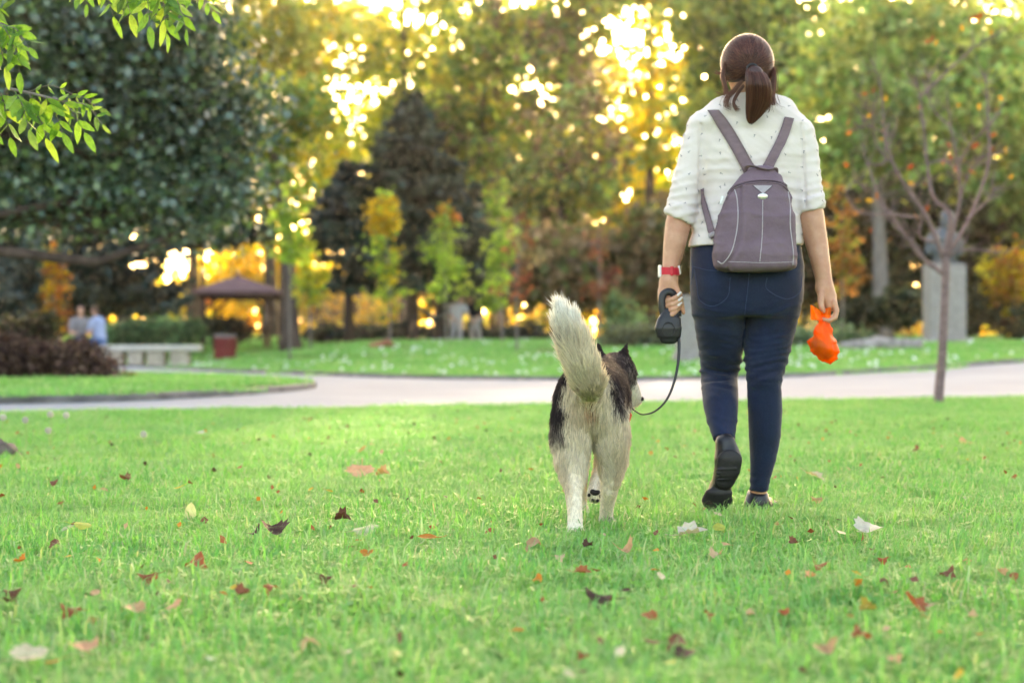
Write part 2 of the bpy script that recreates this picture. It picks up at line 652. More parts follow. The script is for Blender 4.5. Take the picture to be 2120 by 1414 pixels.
# ---- grass
def leaf_quads(C, size, flat=0.0, ratio=0.5, face=0.0):
    n = len(C)
    nrm = unit(rng.normal(size=(n, 3)) + np.array([0, -face, flat]))
    u = unit(np.cross(nrm, rng.normal(size=(n, 3))))
    v = np.cross(nrm, u)
    s = (size * (0.6 + 0.8 * rng.random(n)))[:, None]
    u, v = u * s * .5, v * s * .5 * ratio * 1.4
    fold = nrm * s * 0.12
    V = np.stack([C - u, C - v + fold, C + u, C + v + fold], 1).reshape(-1, 3)
    o = np.arange(n) * 4
    return V, np.stack([o, o + 1, o + 2, o + 3], 1)

def grass_mat():
    g = NG('grass_blades')
    a = g.n('ShaderNodeAttribute', attribute_name='Col')
    ge = g.n('ShaderNodeNewGeometry')
    n1 = g.noise(0.9, 3, ge.outputs['Position']); n2 = g.noise(3.5, 3, ge.outputs['Position'])
    c = g.mix(g.ramp(n1, 0.38, 0.66, 0, 0.55), a.outputs['Color'], (0.32, 0.50, 0.20))
    c = g.mix(g.ramp(n2, 0.42, 0.68, 0, 0.55), c, (0.07, 0.29, 0.075))
    oi = g.n('ShaderNodeObjectInfo')
    c = g.mix(g.ramp(oi.outputs['Random'], 0, 1, 0, 0.3), c, (0.19, 0.49, 0.16))
    s = g.bsdf(c, 0.5, 0.22)
    tc = g.mix(1.0, c, (1.1, 1.2, 0.7), 'MULTIPLY')
    return g.done(g.translucent(s, tc, 0.42))
M_GRASS = grass_mat()
tufts = bpy.data.collections.new('grass_tufts')      # sources for the scattering only, not linked to the scene
def blades(n, spread, hmin, hmax, wid, lean):
    b = (rng.random((n, 2)) - .5) * spread
    h = hmin + (hmax - hmin) * rng.random(n) ** 1.6
    b3 = np.stack([b[:, 0], b[:, 1], 0 * h], 1)
    h = h * (0.55 + 1.0 * hnoise(b3 + 5, 7.0, int(n) % 97) * (0.6 + 0.8 * hnoise(b3 + 9, 22.0, 3)))
    az = rng.random(n) * 1.6 * np.pi + 3.0 * hnoise(b3 + 3, 9.0, 5)
    d = np.stack([np.cos(az), np.sin(az)], 1)
    s = np.stack([-d[:, 1], d[:, 0]], 1)
    ln = (lean * (0.3 + rng.random(n)))[:, None] * h[:, None]
    wd = (wid * (0.6 + 0.8 * rng.random(n)))[:, None]
    z0 = np.zeros(n)
    P = []
    for t, k in ((0, 1.0), (0.55, 0.8)):
        c = b + d * ln * t * t
        for sg in (-.5, .5):
            q = c + s * wd * k * sg
            P.append(np.stack([q[:, 0], q[:, 1], h * t * (1 - 0.1 * t)], 1))
    c = b + d * ln * 1.0
    P.append(np.stack([c[:, 0], c[:, 1], h * np.maximum(0.35, 0.95 - 0.45 * (ln[:, 0] / h))], 1))
    V = np.stack(P, 1).reshape(-1, 3)
    o = np.arange(n) * 5
    Fq = np.stack([o, o + 1, o + 3, o + 2], 1); Ft = np.stack([o + 2, o + 3, o + 4], 1)
    pal = np.array([(0.15, 0.44, 0.10), (0.19, 0.49, 0.12), (0.095, 0.34, 0.075), (0.26, 0.53, 0.16), (0.44, 0.54, 0.33), (0.54, 0.49, 0.33)])
    ci = rng.choice(len(pal), n, p=[.28, .2, .22, .12, .11, .07])
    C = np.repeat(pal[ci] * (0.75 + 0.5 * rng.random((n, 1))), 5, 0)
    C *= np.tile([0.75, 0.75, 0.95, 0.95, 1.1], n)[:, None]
    return V, [Fq, Ft], C
def tuft(kind, *a):
    V, Fs, C = blades(*a)
    me = np_mesh('grass_tuft', V, Fs, False, C)
    me.materials.append(M_GRASS)
    o = bpy.data.objects.new('%s_tuft_%d' % (kind, len(tufts.objects)), me)
    return o
def scatter(name, X, Y, Z, srcs, smin, smax, label):
    c = bpy.data.collections.new(name + '_source')
    for o in srcs:
        c.objects.link(o)
    n = len(X)
    me = np_mesh(name, np.stack([X, Y, Z], 1), [])
    for nm, typ, key, val in (('rot', 'FLOAT_VECTOR', 'vector', np.stack([(rng.random(n) - .5) * .03, (rng.random(n) - .5) * .03, rng.random(n) * 6.283], 1)),
                              ('scl', 'FLOAT', 'value', smin + (smax - smin) * rng.random(n)),
                              ('idx', 'INT', 'value', rng.integers(0, len(srcs), n))):
        at = me.attributes.new(nm, typ, 'POINT')
        at.data.foreach_set(key, np.ascontiguousarray(val, dtype=np.int32 if typ == 'INT' else np.float32).ravel())
    ob = bpy.data.objects.new(name, me)
    COL.objects.link(ob)
    ng = bpy.data.node_groups.new(name + '_scatter', 'GeometryNodeTree')
    ng.interface.new_socket('Geometry', in_out='INPUT', socket_type='NodeSocketGeometry')
    ng.interface.new_socket('Geometry', in_out='OUTPUT', socket_type='NodeSocketGeometry')
    N = ng.nodes
    gi, go = N.new('NodeGroupInput'), N.new('NodeGroupOutput')
    ci = N.new('GeometryNodeCollectionInfo'); ci.inputs[0].default_value = c
    ci.inputs['Separate Children'].default_value = True; ci.inputs['Reset Children'].default_value = True
    ip = N.new('GeometryNodeInstanceOnPoints'); ip.inputs['Pick Instance'].default_value = True
    def attr(nm, typ):
        k = N.new('GeometryNodeInputNamedAttribute'); k.data_type = typ; k.inputs['Name'].default_value = nm
        return k.outputs['Attribute']
    e2r = N.new('FunctionNodeEulerToRotation')
    L = ng.links.new
    L(gi.outputs[0], ip.inputs['Points']); L(ci.outputs[0], ip.inputs['Instance'])
    L(attr('idx', 'INT'), ip.inputs['Instance Index'])
    L(attr('rot', 'FLOAT_VECTOR'), e2r.inputs[0]); L(e2r.outputs[0], ip.inputs['Rotation'])
    L(attr('scl', 'FLOAT'), ip.inputs['Scale'])
    L(ip.outputs[0], go.inputs[0])
    md = ob.modifiers.new('scatter', 'NODES'); md.node_group = ng
    return tag(ob, label, 'grass', None, 'stuff')

near_src = []
for k in range(6):
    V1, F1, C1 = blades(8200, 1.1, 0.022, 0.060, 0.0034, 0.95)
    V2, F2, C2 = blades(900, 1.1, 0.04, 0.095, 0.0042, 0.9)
    # clover leaves between the blades
    nc_ = 330
    cc_ = np.stack([(rng.random(nc_) - .5) * 1.1, (rng.random(nc_) - .5) * 1.1, 0.016 + 0.014 * rng.random(nc_)], 1)
    cc_ = cc_[hnoise(cc_ * [1, 1, 0], 4.0, 60 + k) > 0.5]
    cl_ = np.repeat(cc_, 3, 0); an_ = rng.random(len(cc_)).repeat(3) * 6.28 + np.tile([0, 2.09, 4.19], len(cc_))
    cl_ = cl_ + np.stack([np.cos(an_), np.sin(an_), 0 * an_], 1) * 0.0065
    V3, F3_ = leaf_quads(cl_, 0.013, 2.5, 0.75)
    C3 = np.repeat(np.array([(.14, .40, .10), (.20, .46, .13), (.10, .32, .08)])[rng.integers(0, 3, len(cl_))], 4, 0)
    o3 = len(V1) + len(V2)
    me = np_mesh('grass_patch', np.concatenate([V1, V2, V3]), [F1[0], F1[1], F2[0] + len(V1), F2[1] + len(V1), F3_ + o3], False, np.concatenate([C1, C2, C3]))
    me.materials.append(M_GRASS)
    near_src.append(bpy.data.objects.new('grass_patch_%d' % k, me))
far_src = [tuft('far', 900, 2.0, 0.05, 0.12, 0.016, 0.6) for _ in range(4)]
# near lawn: up to the front edge of the path
gxs, gys = np.meshgrid(np.arange(-8, 8.1, 0.68), np.arange(2.3, 19.5, 0.68))
X = gxs.ravel() + (rng.random(gxs.size) - .5) * .3; Y = gys.ravel() + (rng.random(gxs.size) - .5) * .3
px = 1060 + X * F / Y
m = (np.abs(X) < 0.30 * Y + 2.1) & (Y < np.interp(px, fpx, fy) - 0.62)
X, Y = X[m], Y[m]
# ragged edge along the path: small tufts
edge_src = [tuft('edge', 300, 0.36, 0.022, 0.075, 0.0042, 0.8) for _ in range(4)]
scatter('grass', X, Y, terrain(X, Y) - 0.004, near_src, 0.9, 1.15, 'short bright green lawn grass in front of the path')
ne = 700
pe = -150 + rng.random(ne) * 2400
Ye = np.interp(pe, fpx, fy) - 0.05 - 0.8 * rng.random(ne) ; Xe = (pe - 1060) * Ye / F
scatter('grass', Xe, Ye, terrain(Xe, Ye) - 0.004, edge_src, 0.8, 1.3, 'ragged lawn grass along the near path edge')
# lawn beyond the path
n3 = 1800
Y = 25 + rng.random(n3) ** 1.2 * 55; X = (rng.random(n3) - .5) * 2 * (0.31 * Y + 2.5)
px = 1060 + X * F / Y
m = Y > np.interp(px, bpx, by) + 0.95
X, Y = X[m], Y[m]
scatter('grass', X, Y, terrain(X, Y), far_src, 0.7, 1.1, 'pale green lawn grass beyond the path')
n4 = 420
Y = 15.5 + rng.random(n4) * 20; X = -13 + rng.random(n4) * 13
m = in_poly(X, Y, isl * 0.93 + cen * 0.07)
X, Y = X[m], Y[m]
scatter('grass', X, Y, terrain(X, Y) + 0.09, far_src, 0.5, 0.85, 'green grass on the island in the path')

# ================================================================== TREES
rng = np.random.default_rng(11)
M_LEAF = leafmat('tree_leaves', 0.45, 0.5, 0.3)
M_LEAF_THIN = leafmat('thin_autumn_leaves', 0.72, 0.5, 0.2, (1.4, 1.25, 0.5))
M_LEAF_GLOSS = leafmat('glossy_dark_leaves', 0.18, 0.30, 0.9, (1.1, 1.3, 0.5))
M_NEEDLE = leafmat('conifer_needles', 0.12, 0.55, 0.35, (1.0, 1.1, 0.6))
M_BARK = plain('brown_bark', (0.085, 0.06, 0.055), 0.9, 0.15, 0.45, 6, 0.8, 0.03, 18, (1, 1, 0.25))
M_BARK_GREY = plain('grey_bark', (0.20, 0.17, 0.165), 0.9, 0.15, 0.35, 8, 0.6, 0.02, 24, (1, 1, 0.3))
M_BARK_PURPLE = plain('smooth_purple_brown_bark', (0.185, 0.115, 0.12), 0.6, 0.35, 0.3, 10, 0.4, 0.006, 40, (1, 1, 2.5))

def crown_leaves(blobs, nl, leaf, palette, per=22, clump=0.45, flat=0.0, weights=None, face=0.0):
    """leaf quads in clumps spread through ellipsoid blobs (center, radii)"""
    nc = max(1, nl // per)
    vol = np.array([b[1][0] * b[1][1] * b[1][2] for b in blobs]) ** (0.67)
    bi = rng.choice(len(blobs), nc, p=vol / vol.sum())
    bc = np.array([b[0] for b in blobs])[bi]; br = np.array([b[1] for b in blobs])[bi]
    d = unit(rng.normal(size=(nc, 3)))
    r = (0.25 + 0.75 * rng.random(nc) ** 0.45)[:, None]
    cc = bc + d * r * br
    pal = np.array(palette)
    bf = 0.65 + 0.7 * rng.random((len(blobs), 1))
    pc = pal[rng.choice(len(pal), nc, p=weights)] * (0.75 + 0.5 * rng.random((nc, 1))) * bf[bi]
    k = np.repeat(np.arange(nc), per)
    cl = clump * (0.5 + rng.random(nc))
    P = cc[k] + rng.normal(size=(len(k), 3)) * np.array([1, 1, .7]) * cl[k][:, None] * .5
    V, Fq = leaf_quads(P, leaf, flat, 0.6, face)
    C = pc[k] * (0.7 + 0.6 * rng.random((len(k), 1)))
    return V, Fq, np.repeat(C, 4, 0)

def limb_mb(mb, a, b, r0, r1, bend=0.08, sides=6, n=5):
    a, b = np.array(a, float), np.array(b, float)
    L = np.linalg.norm(b - a)
    mid = (a + b) / 2 + rng.normal(size=3) * L * bend + np.array([0, 0, -0.05 * L])
    p = spline([a, mid, b], n)
    mb.tube(p, np.linspace(r0, r1, n), sides)

def tree(name, label, px, Y, blobs, palette, trunk_r, nl, leaf, top=None, mat=None, bark=None, weights=None, per=22, clump=0.45, lean=0, depth=1.0, group=None, flat=0.0):
    """blobs: (px, py, half width px, half height px) as seen at depth Y; real size and depth follow from Y"""
    s = Y / F
    base = gp(px, Y)
    bl = []
    for b in blobs:
        dy = b[4] if len(b) > 4 else (rng.random() - .5) * b[2] * s * 0.8
        c = W(b[0], b[1], Y); c[1] += dy
        bl.append((c, np.array([b[2] * s, b[2] * s * depth, b[3] * s])))
    t = empty(name, base, label, 'tree', group)
    topz = max(c[2] + 0.3 * r[2] for c, r in bl) if top is None else W(px, top, Y)[2]
    low = min(bl, key=lambda q: q[0][2])[0]
    tx = np.average([c[0] for c, r in bl]) if lean == 0 else base[0] + lean * s
    pts = spline([base + [0, 0, -0.1], base * 0.5 + np.array([tx, Y, topz]) * 0.5 + np.array([(base[0] - tx) * 0.3, 0, 0]), [tx, Y, topz]], 12)
    rad = trunk_r * (1 - 0.8 * np.linspace(0, 1, 12)); rad[0] *= 1.5; rad[1] *= 1.1
    mb = MB(); mb.tube(pts, rad, 10)
    for c, r in bl:
        j = int(np.clip((c[2] - 0.6 * r[2] - base[2]) / (topz - base[2]) * 11, 3, 10))
        limb_mb(mb, pts[j], c, rad[j] * 0.6, trunk_r * 0.1)
        for _ in range(3):
            limb_mb(mb, c * 0.5 + pts[j] * 0.5, c + unit(rng.normal(size=3)) * r * 0.7, trunk_r * 0.2, trunk_r * 0.05, sides=5)
    mb.add('trunk', bark or M_BARK, t, True)
    V, Fq, C = crown_leaves(bl, nl, leaf, palette, per, clump, flat, weights)
    add('crown', V, Fq, mat or M_LEAF, t, False, C)
    return t

def conifer(name, label, px, Y, top, bottom, half, palette, trunk_r, n_whorl=22, droop=0.35, group=None, seed=0, leaf=0.34, skip=None, bark=None, narrow=0.9):
    s = Y / F
    base = gp(px, Y)
    z1 = W(px, top, Y)[2]; z0 = W(px, bottom, Y)[2]
    t = empty(name, base, label, 'tree', group)
    mb = MB()
    H = z1 - base[2]
    pts = np.array([base + [0, 0, -.1], base + [0, 0, H * .5], base + [0, 0, H]])
    mb.tube(spline(pts, 10), np.linspace(trunk_r, 0.015, 10), 9)
    P, Cc, S = [], [], []
    pal = np.array(palette)
    for wv in range(n_whorl):
        u = (wv + 0.4 * rng.random()) / n_whorl
        z = z1 - (z1 - z0) * u
        R = half * s * (0.06 + 0.94 * u ** narrow)
        nb = int(5 + 6 * u)
        for b in range(nb):
            a = rng.random() * 2 * np.pi
            L = R * (0.7 + 0.45 * rng.random())
            d = np.array([math.cos(a), math.sin(a), 0])
            k = 7
            tt = np.linspace(0, 1, k)
            br = np.array([base[0], base[1], z]) + d * (L * tt)[:, None] + np.array([0, 0, 1]) * (L * (-droop * tt + 0.28 * tt ** 2.5))[:, None]
            if L > 0.5:
                mb.tube(br[:5], np.linspace(0.035, 0.01, 5), 4, False)
            m = max(6, int(40 * L / 1.0))
            q = rng.random(m) ** 0.7
            bi = np.stack([np.interp(q, tt, br[:, i]) for i in range(3)], 1)
            side = np.array([-d[1], d[0], 0])
            wdt = 0.10 + 0.30 * L * (1 - q) * 0.5
            bi = bi + side * (rng.normal(size=m) * wdt)[:, None] + np.array([0, 0, -1]) * (np.abs(rng.normal(size=m)) * 0.10)[:, None]
            P.append(bi)
            c = pal[rng.integers(len(pal))] * (0.7 + 0.6 * rng.random())
            Cc.append(np.tile(c, (m, 1)))
    mb.add('trunk', bark or M_BARK, t, True)
    P = np.concatenate(P); Cc = np.concatenate(Cc) * (0.75 + 0.5 * rng.random((len(P), 1)))
    V, Fq = leaf_quads(P, leaf, 0.8, 0.35)
    add('crown', V, Fq, M_NEEDLE, t, False, np.repeat(Cc, 4, 0))
    return t

YEL = [(.62, .50, .04), (.55, .42, .03), (.48, .46, .07)]
YGR = [(.36, .42, .07), (.28, .37, .07), (.46, .45, .07)]
GRN = [(.15, .25, .07), (.19, .31, .08), (.12, .21, .06)]
MIX = GRN + YGR[:2] + [(.45, .40, .05)]
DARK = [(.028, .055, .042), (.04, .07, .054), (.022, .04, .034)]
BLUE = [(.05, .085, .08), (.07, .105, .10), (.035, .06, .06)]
ORA = [(.48, .20, .06), (.42, .26, .06), (.38, .14, .06)]
BRN = [(.22, .15, .09), (.27, .18, .10), (.17, .14, .07)]
RED = [(.22, .07, .07), (.28, .10, .08), (.16, .06, .07)]
G_FAR = 'tall trees closing the park behind the lawn'

# -- far row, sun behind it
tree('deciduous_tree', 'tall yellow green tree above the gazebo roof', 560, 84, [(520, 180, 150, 120), (600, 330, 130, 110), (470, 420, 110, 90), (640, 90, 110, 120), (520, 40, 120, 90)], YGR + YEL[:1], 0.32, 6500, 0.40, group=G_FAR, clump=1.1)
tree('deciduous_tree', 'golden backlit tree glowing between gazebo and dark spruce', 660, 121, [(680, 560, 110, 110), (620, 640, 90, 60), (560, 560, 90, 90), (480, 560, 90, 90), (740, 610, 80, 80)], YEL, 0.3, 6500, 0.38, mat=M_LEAF_THIN, group=G_FAR, clump=1.0)
tree('deciduous_tree', 'thin golden tree with bright sky gaps left of dark spruce', 740, 118, [(690, 330, 90, 70), (640, 260, 60, 80), (780, 120, 70, 60), (720, 40, 100, 50), (790, 260, 50, 50)], YEL + YGR, 0.26, 4500, 0.38, mat=M_LEAF_THIN, group=G_FAR, clump=0.9)
tree('deciduous_tree', 'tall olive tree rising behind the spruce top', 985, 86, [(1000, 120, 110, 110), (930, 260, 90, 90), (1060, 300, 110, 110), (1090, 60, 90, 70), (1000, 420, 130, 90)], MIX + BRN[:1], 0.34, 6500, 0.40, group=G_FAR, clump=1.1)
tree('deciduous_tree', 'broad olive brown tree left of the sun gap', 1160, 80, [(1170, 200, 95, 110), (1130, 400, 130, 110), (1200, 60, 80, 60), (1230, 330, 70, 80), (1100, 520, 110, 80)], MIX + BRN, 0.34, 6500, 0.38, group=G_FAR, clump=1.1)
tree('deciduous_tree', 'thin golden tree below the brightest sky gap', 1330, 118, [(1290, 420, 90, 90), (1370, 470, 90, 90), (1330, 350, 70, 60), (1240, 480, 70, 70), (1330, 590, 110, 80)], YEL + YGR[:2], 0.26, 7500, 0.4, mat=M_LEAF_THIN, group=G_FAR, clump=0.9)
tree('deciduous_tree', 'tall light green tree behind the walker\'s head', 1540, 78, [(1560, 120, 130, 120), (1500, 40, 110, 70), (1640, 80, 120, 110), (1580, 320, 150, 130), (1460, 230, 60, 80), (1480, 420, 90, 90)], YGR[:2] + GRN, 0.36, 9000, 0.40, group=G_FAR, clump=1.1)
tree('deciduous_tree', 'tall yellow tipped tree over the far left hedge', 260, 90, [(230, 180, 170, 140), (130, 60, 150, 100), (330, 80, 140, 110), (300, 330, 150, 120), (120, 330, 150, 120)], MIX, 0.36, 7000, 0.42, group=G_FAR, clump=1.1)
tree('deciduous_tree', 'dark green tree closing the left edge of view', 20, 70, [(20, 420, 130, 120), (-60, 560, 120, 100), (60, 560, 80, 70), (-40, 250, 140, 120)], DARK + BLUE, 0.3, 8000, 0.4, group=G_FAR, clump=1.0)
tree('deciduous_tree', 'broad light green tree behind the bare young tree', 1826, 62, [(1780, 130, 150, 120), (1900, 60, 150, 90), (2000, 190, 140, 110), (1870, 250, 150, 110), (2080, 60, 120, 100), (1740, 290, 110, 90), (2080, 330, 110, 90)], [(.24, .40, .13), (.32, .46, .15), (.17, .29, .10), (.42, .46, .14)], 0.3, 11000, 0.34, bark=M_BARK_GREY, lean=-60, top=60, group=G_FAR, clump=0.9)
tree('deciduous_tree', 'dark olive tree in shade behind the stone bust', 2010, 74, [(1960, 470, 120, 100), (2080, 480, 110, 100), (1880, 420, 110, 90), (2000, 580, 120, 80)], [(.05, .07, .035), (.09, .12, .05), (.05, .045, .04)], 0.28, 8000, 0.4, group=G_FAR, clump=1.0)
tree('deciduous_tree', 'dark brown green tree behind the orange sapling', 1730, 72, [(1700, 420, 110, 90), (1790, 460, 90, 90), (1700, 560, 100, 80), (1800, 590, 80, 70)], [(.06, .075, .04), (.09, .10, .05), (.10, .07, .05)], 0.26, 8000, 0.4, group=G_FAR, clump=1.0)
tree('deciduous_tree', 'tall green tree at the right edge of view', 2200, 72, [(2190, 150, 130, 150), (2160, 380, 110, 130), (2230, 520, 120, 100)], GRN + YGR[:1], 0.3, 7500, 0.4, group=G_FAR, clump=1.0)
tree('deciduous_tree', 'golden sunlit small tree right of the stone bust', 2110, 58, [(2110, 590, 55, 45), (2080, 620, 40, 30), (2090, 550, 40, 30)], YEL + ORA[:2], 0.1, 1800, 0.2, mat=M_LEAF_THIN, clump=0.5)
tree('deciduous_tree', 'brown olive tree behind the two reddish saplings', 1150, 66, [(1120, 560, 120, 70), (1230, 560, 100, 80), (1330, 560, 90, 70), (1400, 500, 90, 90)], BRN + [(.10, .13, .05)], 0.24, 8000, 0.36, group=G_FAR, clump=0.9)

# -- last row, its tops stand against the low sun
G_LAST = 'tallest trees of the last row against the sky'
for pxk, lab, pal, off in ((-60, 'tall green tree of the last row at the left edge', MIX, 0), (160, 'tall mixed green tree of the last row over the bench', MIX, 30),
                      (400, 'tall yellowing tree of the last row over the gazebo', YGR + YEL[:1], 10), (590, 'tall golden tree of the last row over the leaning trunk', YEL + YGR, 60),
                      (840, 'tall thin yellow green tree of the last row above the spruce', YGR + GRN, -30), (925, 'tall yellow green tree of the last row right of the spruce top', YGR + MIX, 0), (1030, 'tall olive tree of the last row above the tallest sapling', MIX + BRN[:2], 0),
                      (1190, 'tall brown olive tree of the last row left of the sun', BRN + MIX, 20), (1420, 'tall golden tree of the last row right of the sun', YGR + YEL[1:], 120),
                      (1600, 'tall green tree of the last row over the right shoulder', GRN + YGR, 0), (1800, 'tall green tree of the last row over the orange sapling', GRN + MIX, 20),
                      (2010, 'tall green tree of the last row over the stone bust', GRN + MIX, 0), (2220, 'tall green tree of the last row at the right edge', GRN + MIX, 0)):
    bl_ = [(pxk + (rng.random() - .5) * 90, off - 120 + 105 * q + rng.random() * 30, 85 + 45 * rng.random(), 75) for q in range(6)] + [(pxk + (rng.random() - .5) * 160, 180 + 90 * q, 100, 75) for q in range(2 if 300 < pxk < 900 or pxk == 1420 else 4)]
    tree('deciduous_tree', lab, pxk, 104 + 10 * rng.random(), bl_, pal, 0.4, 4300, 0.46, mat=M_LEAF_THIN, group=G_LAST, clump=1.5)

tree('deciduous_tree', 'tall dense crown added above the view to screen the low sun', 1345, 103, [(1260, -60, 90, 80), (1350, -70, 100, 85), (1440, -60, 90, 80), (1520, -40, 70, 70), (1190, -50, 70, 70), (1350, -170, 110, 70)], YGR + GRN, 0.4, 13000, 0.46, group=G_LAST, clump=1.2)  # sun screen: crown added mostly out of view to keep the lawn shaded

tree('deciduous_tree', 'sparse golden tree standing in the brightest sky gap', 1350, 96, [(1330, 140, 60, 60), (1390, 220, 60, 60), (1300, 260, 60, 50), (1400, 100, 50, 50), (1290, 170, 50, 50), (1360, 320, 60, 40)], YGR + YEL, 0.2, 1900, 0.4, mat=M_LEAF_THIN, group=G_FAR, clump=0.9)

# -- conifers
conifer('spruce_tree', 'large dark spruce in the middle with drooping branches', 855, 55, 190, 575, 215, DARK, 0.20, 28, narrow=0.75)
conifer('fir_tree', 'dark blue green fir left of the large spruce', 722, 58, 330, 500, 110, [(.03, .055, .055), (.04, .07, .07), (.025, .04, .04)], 0.17, 18)
conifer('fir_tree', 'dark fir right of the large spruce behind saplings', 985, 60, 380, 620, 115, DARK + BRN[2:], 0.15, 17)
conifer('blue_spruce', 'small pale blue spruce behind the clipped hedge', 312, 58, 540, 690, 48, [(.11, .17, .18), (.14, .20, .21), (.09, .14, .15)], 0.08, 12, leaf=0.18)
conifer('pine_tree', 'dark pine with spreading branches behind the bench couple', 215, 56, 380, 640, 190, BLUE + DARK, 0.16, 14, 0.2, narrow=0.45)
conifer('pine_tree', 'blue green pine at the left edge of view', 30, 52, 430, 680, 150, BLUE, 0.16, 13, 0.3, narrow=0.5)
conifer('pine_tree', 'dark pine leaning over the gazebo', 420, 66, 400, 500, 150, DARK + [(.06, .08, .03)], 0.15, 12, 0.2, narrow=0.4)

# -- thick bare trunk by the gazebo
tree('deciduous_tree', 'thick dark leaning trunk right of the gazebo', 603, 50, [(520, 300, 80, 70), (600, 230, 70, 60), (470, 380, 60, 50)], MIX, 0.26, 2600, 0.26, lean=-60, top=190, clump=0.8)
tree('deciduous_tree', 'dark straight trunk behind the yellow tipped sapling', 722, 70, [(720, 420, 60, 40), (690, 480, 50, 30)], DARK, 0.2, 900, 0.25, lean=2, top=380)
tree('deciduous_tree', 'slim purple grey trunk near the hammock', 905, 58, [(930, 470, 60, 40), (890, 430, 60, 40)], DARK + BRN, 0.14, 1000, 0.25, lean=8, top=420)

# -- saplings
G_SAP = 'young saplings planted along the far lawn'
def sapling(label, px, Y, top, crown0, half, palette, nl, leaf=0.13, lean=0, bark=None, tip=None, r=0.03, weights=None):
    n = 7
    bl = []
    for i in range(n):
        u = i / (n - 1)
        y = crown0 + (top - crown0) * u
        hw = half * (0.75 + 0.5 * math.sin(u * 2.6 + .3)) * (1 - 0.72 * u ** 2)
        bl.append((px + lean * (0.3 + u * .7) + (rng.random() - .5) * half * 0.5, y, hw * .62, abs(crown0 - top) / n * 0.9))
    bl += [(px + s_ * half * (0.5 + .35 * rng.random()), crown0 + (top - crown0) * rng.random() * .75, half * .28, 14) for s_ in (-1, 1, -1, 1)]
    t = tree('sapling', label, px, Y, bl, palette, r, nl, leaf, top=top + 8, mat=M_LEAF_THIN, bark=bark or M_BARK_GREY, per=9, clump=0.22, lean=lean or 0.01, group=G_SAP, weights=weights)
    if tip:
        V, Fq, C = crown_leaves([(W(px + lean + tip[0], tip[1], Y), np.array([tip[2], tip[2], tip[3]]) * Y / F)], tip[4], leaf, tip[5], 8, 0.2)
        o_ = add('crown_tip', V, Fq, M_LEAF_THIN, t, False, C); o_['kind'] = 'stuff'
    return t
SG = [(.24, .40, .09), (.30, .45, .10), (.20, .34, .08)]
sapling('green sapling with golden yellow top, nearest the rust brown mound', 808, 46, 415, 640, 40, SG + [(.5, .45, .06)], 520, lean=-14, tip=(0, 450, 28, 42, 420, [(.76, .58, .06), (.70, .50, .05)]))
sapling('bright green sapling with an orange tip, in front of the hammock', 924, 46, 425, 600, 44, SG, 760, lean=-4, tip=(4, 445, 12, 26, 110, [(.6, .2, .08), (.5, .3, .08)]))
sapling('tallest bright green sapling, right of the hammock', 1040, 46, 385, 620, 38, SG, 950, lean=-10)
sapling('reddish thin sapling right beside the tallest green one', 1070, 40, 440, 610, 42, RED + [(.2, .16, .12)], 220, 0.10, bark=M_BARK_GREY, r=0.028)
sapling('dark red thin sapling behind the husky\'s tail', 1240, 48, 470, 600, 44, RED, 240, 0.11, r=0.032)
sapling('pale green sapling next to the thick leaning trunk', 600, 40, 400, 530, 36, SG, 520, lean=-6, r=0.025)
sapling('slim sapling with pale yellow leaves, second from the gazebo', 643, 47, 500, 620, 34, YGR + SG[:1] + YEL[2:], 500, lean=-8, r=0.03)
sapling('orange and yellow sapling behind the bench couple', 115, 50, 480, 690, 34, ORA + YEL[1:2], 900, lean=-8, r=0.03)
sapling('orange brown sapling between bag hand and bare tree', 1745, 46, 400, 600, 42, [(.38, .17, .08), (.30, .15, .07), (.25, .28, .09)], 800, 0.13, lean=-4, r=0.03)

# -- far wood mass, below the crowns
fw = []
for k in range(46):
    pxk = -250 + k * 58
    fw.append((W(pxk, 640 + rng.random() * 40, 116 + rng.random() * 8), np.array([3.2, 0.9, 2.6])))
for k in range(9):
    fw.append((W(400 + k * 52, 560 + rng.random() * 60, 122 + rng.random() * 6), np.array([2.6, 0.8, 2.4])))
V, Fq, C = crown_leaves(fw, 20000, 0.5, YEL + YEL + YEL + ORA[:2] + YGR + GRN[:1], 20, 1.1, face=1.5)
tag(add('woodland', V, Fq, M_LEAF_THIN, None, False, C), 'sunlit far wood glowing yellow and orange between trunks', 'woodland', None, 'stuff')

# -- hedges and shrubs
def shrub(name, label, px, Y, blobs, palette, nl, leaf, cat='shrub', mat=None, per=14, clump=0.25, stems=5, bark=None, depth=0.8, group=None):
    s = Y / F
    base = gp(px, Y)
    t = empty(name, base, label, cat, group)
    bl = []
    for b in blobs:
        c = W(b[0], b[1], Y); c[1] += (rng.random() - .5) * b[2] * s
        bl.append((c, np.array([b[2] * s, b[2] * s * depth, b[3] * s])))
    mb = MB()
    for c, r in bl:
        for _ in range(stems):
            q = gp(px, Y); q[0] = c[0] + (rng.random() - .5) * r[0]; q[1] = c[1]; q[2] = float(terrain(q[0], q[1])) - 0.03
            limb_mb(mb, q, c + rng.normal(size=3) * r * 0.5, 0.018, 0.006, 0.1, 5, 5)
    mb.add('stem', bark or M_BARK, t, True)['kind'] = 'stuff'
    V, Fq, C = crown_leaves(bl, nl, leaf, palette, per, clump)
    g = terrain(V[:, 0], V[:, 1])
    V[:, 2] = np.maximum(V[:, 2], g + 0.005 + 0.03 * rng.random(len(V)))
    add('foliage', V, Fq, mat or M_LEAF, t, False, C)
    return t
HG = [(.11, .21, .10), (.14, .26, .13), (.08, .15, .08)]
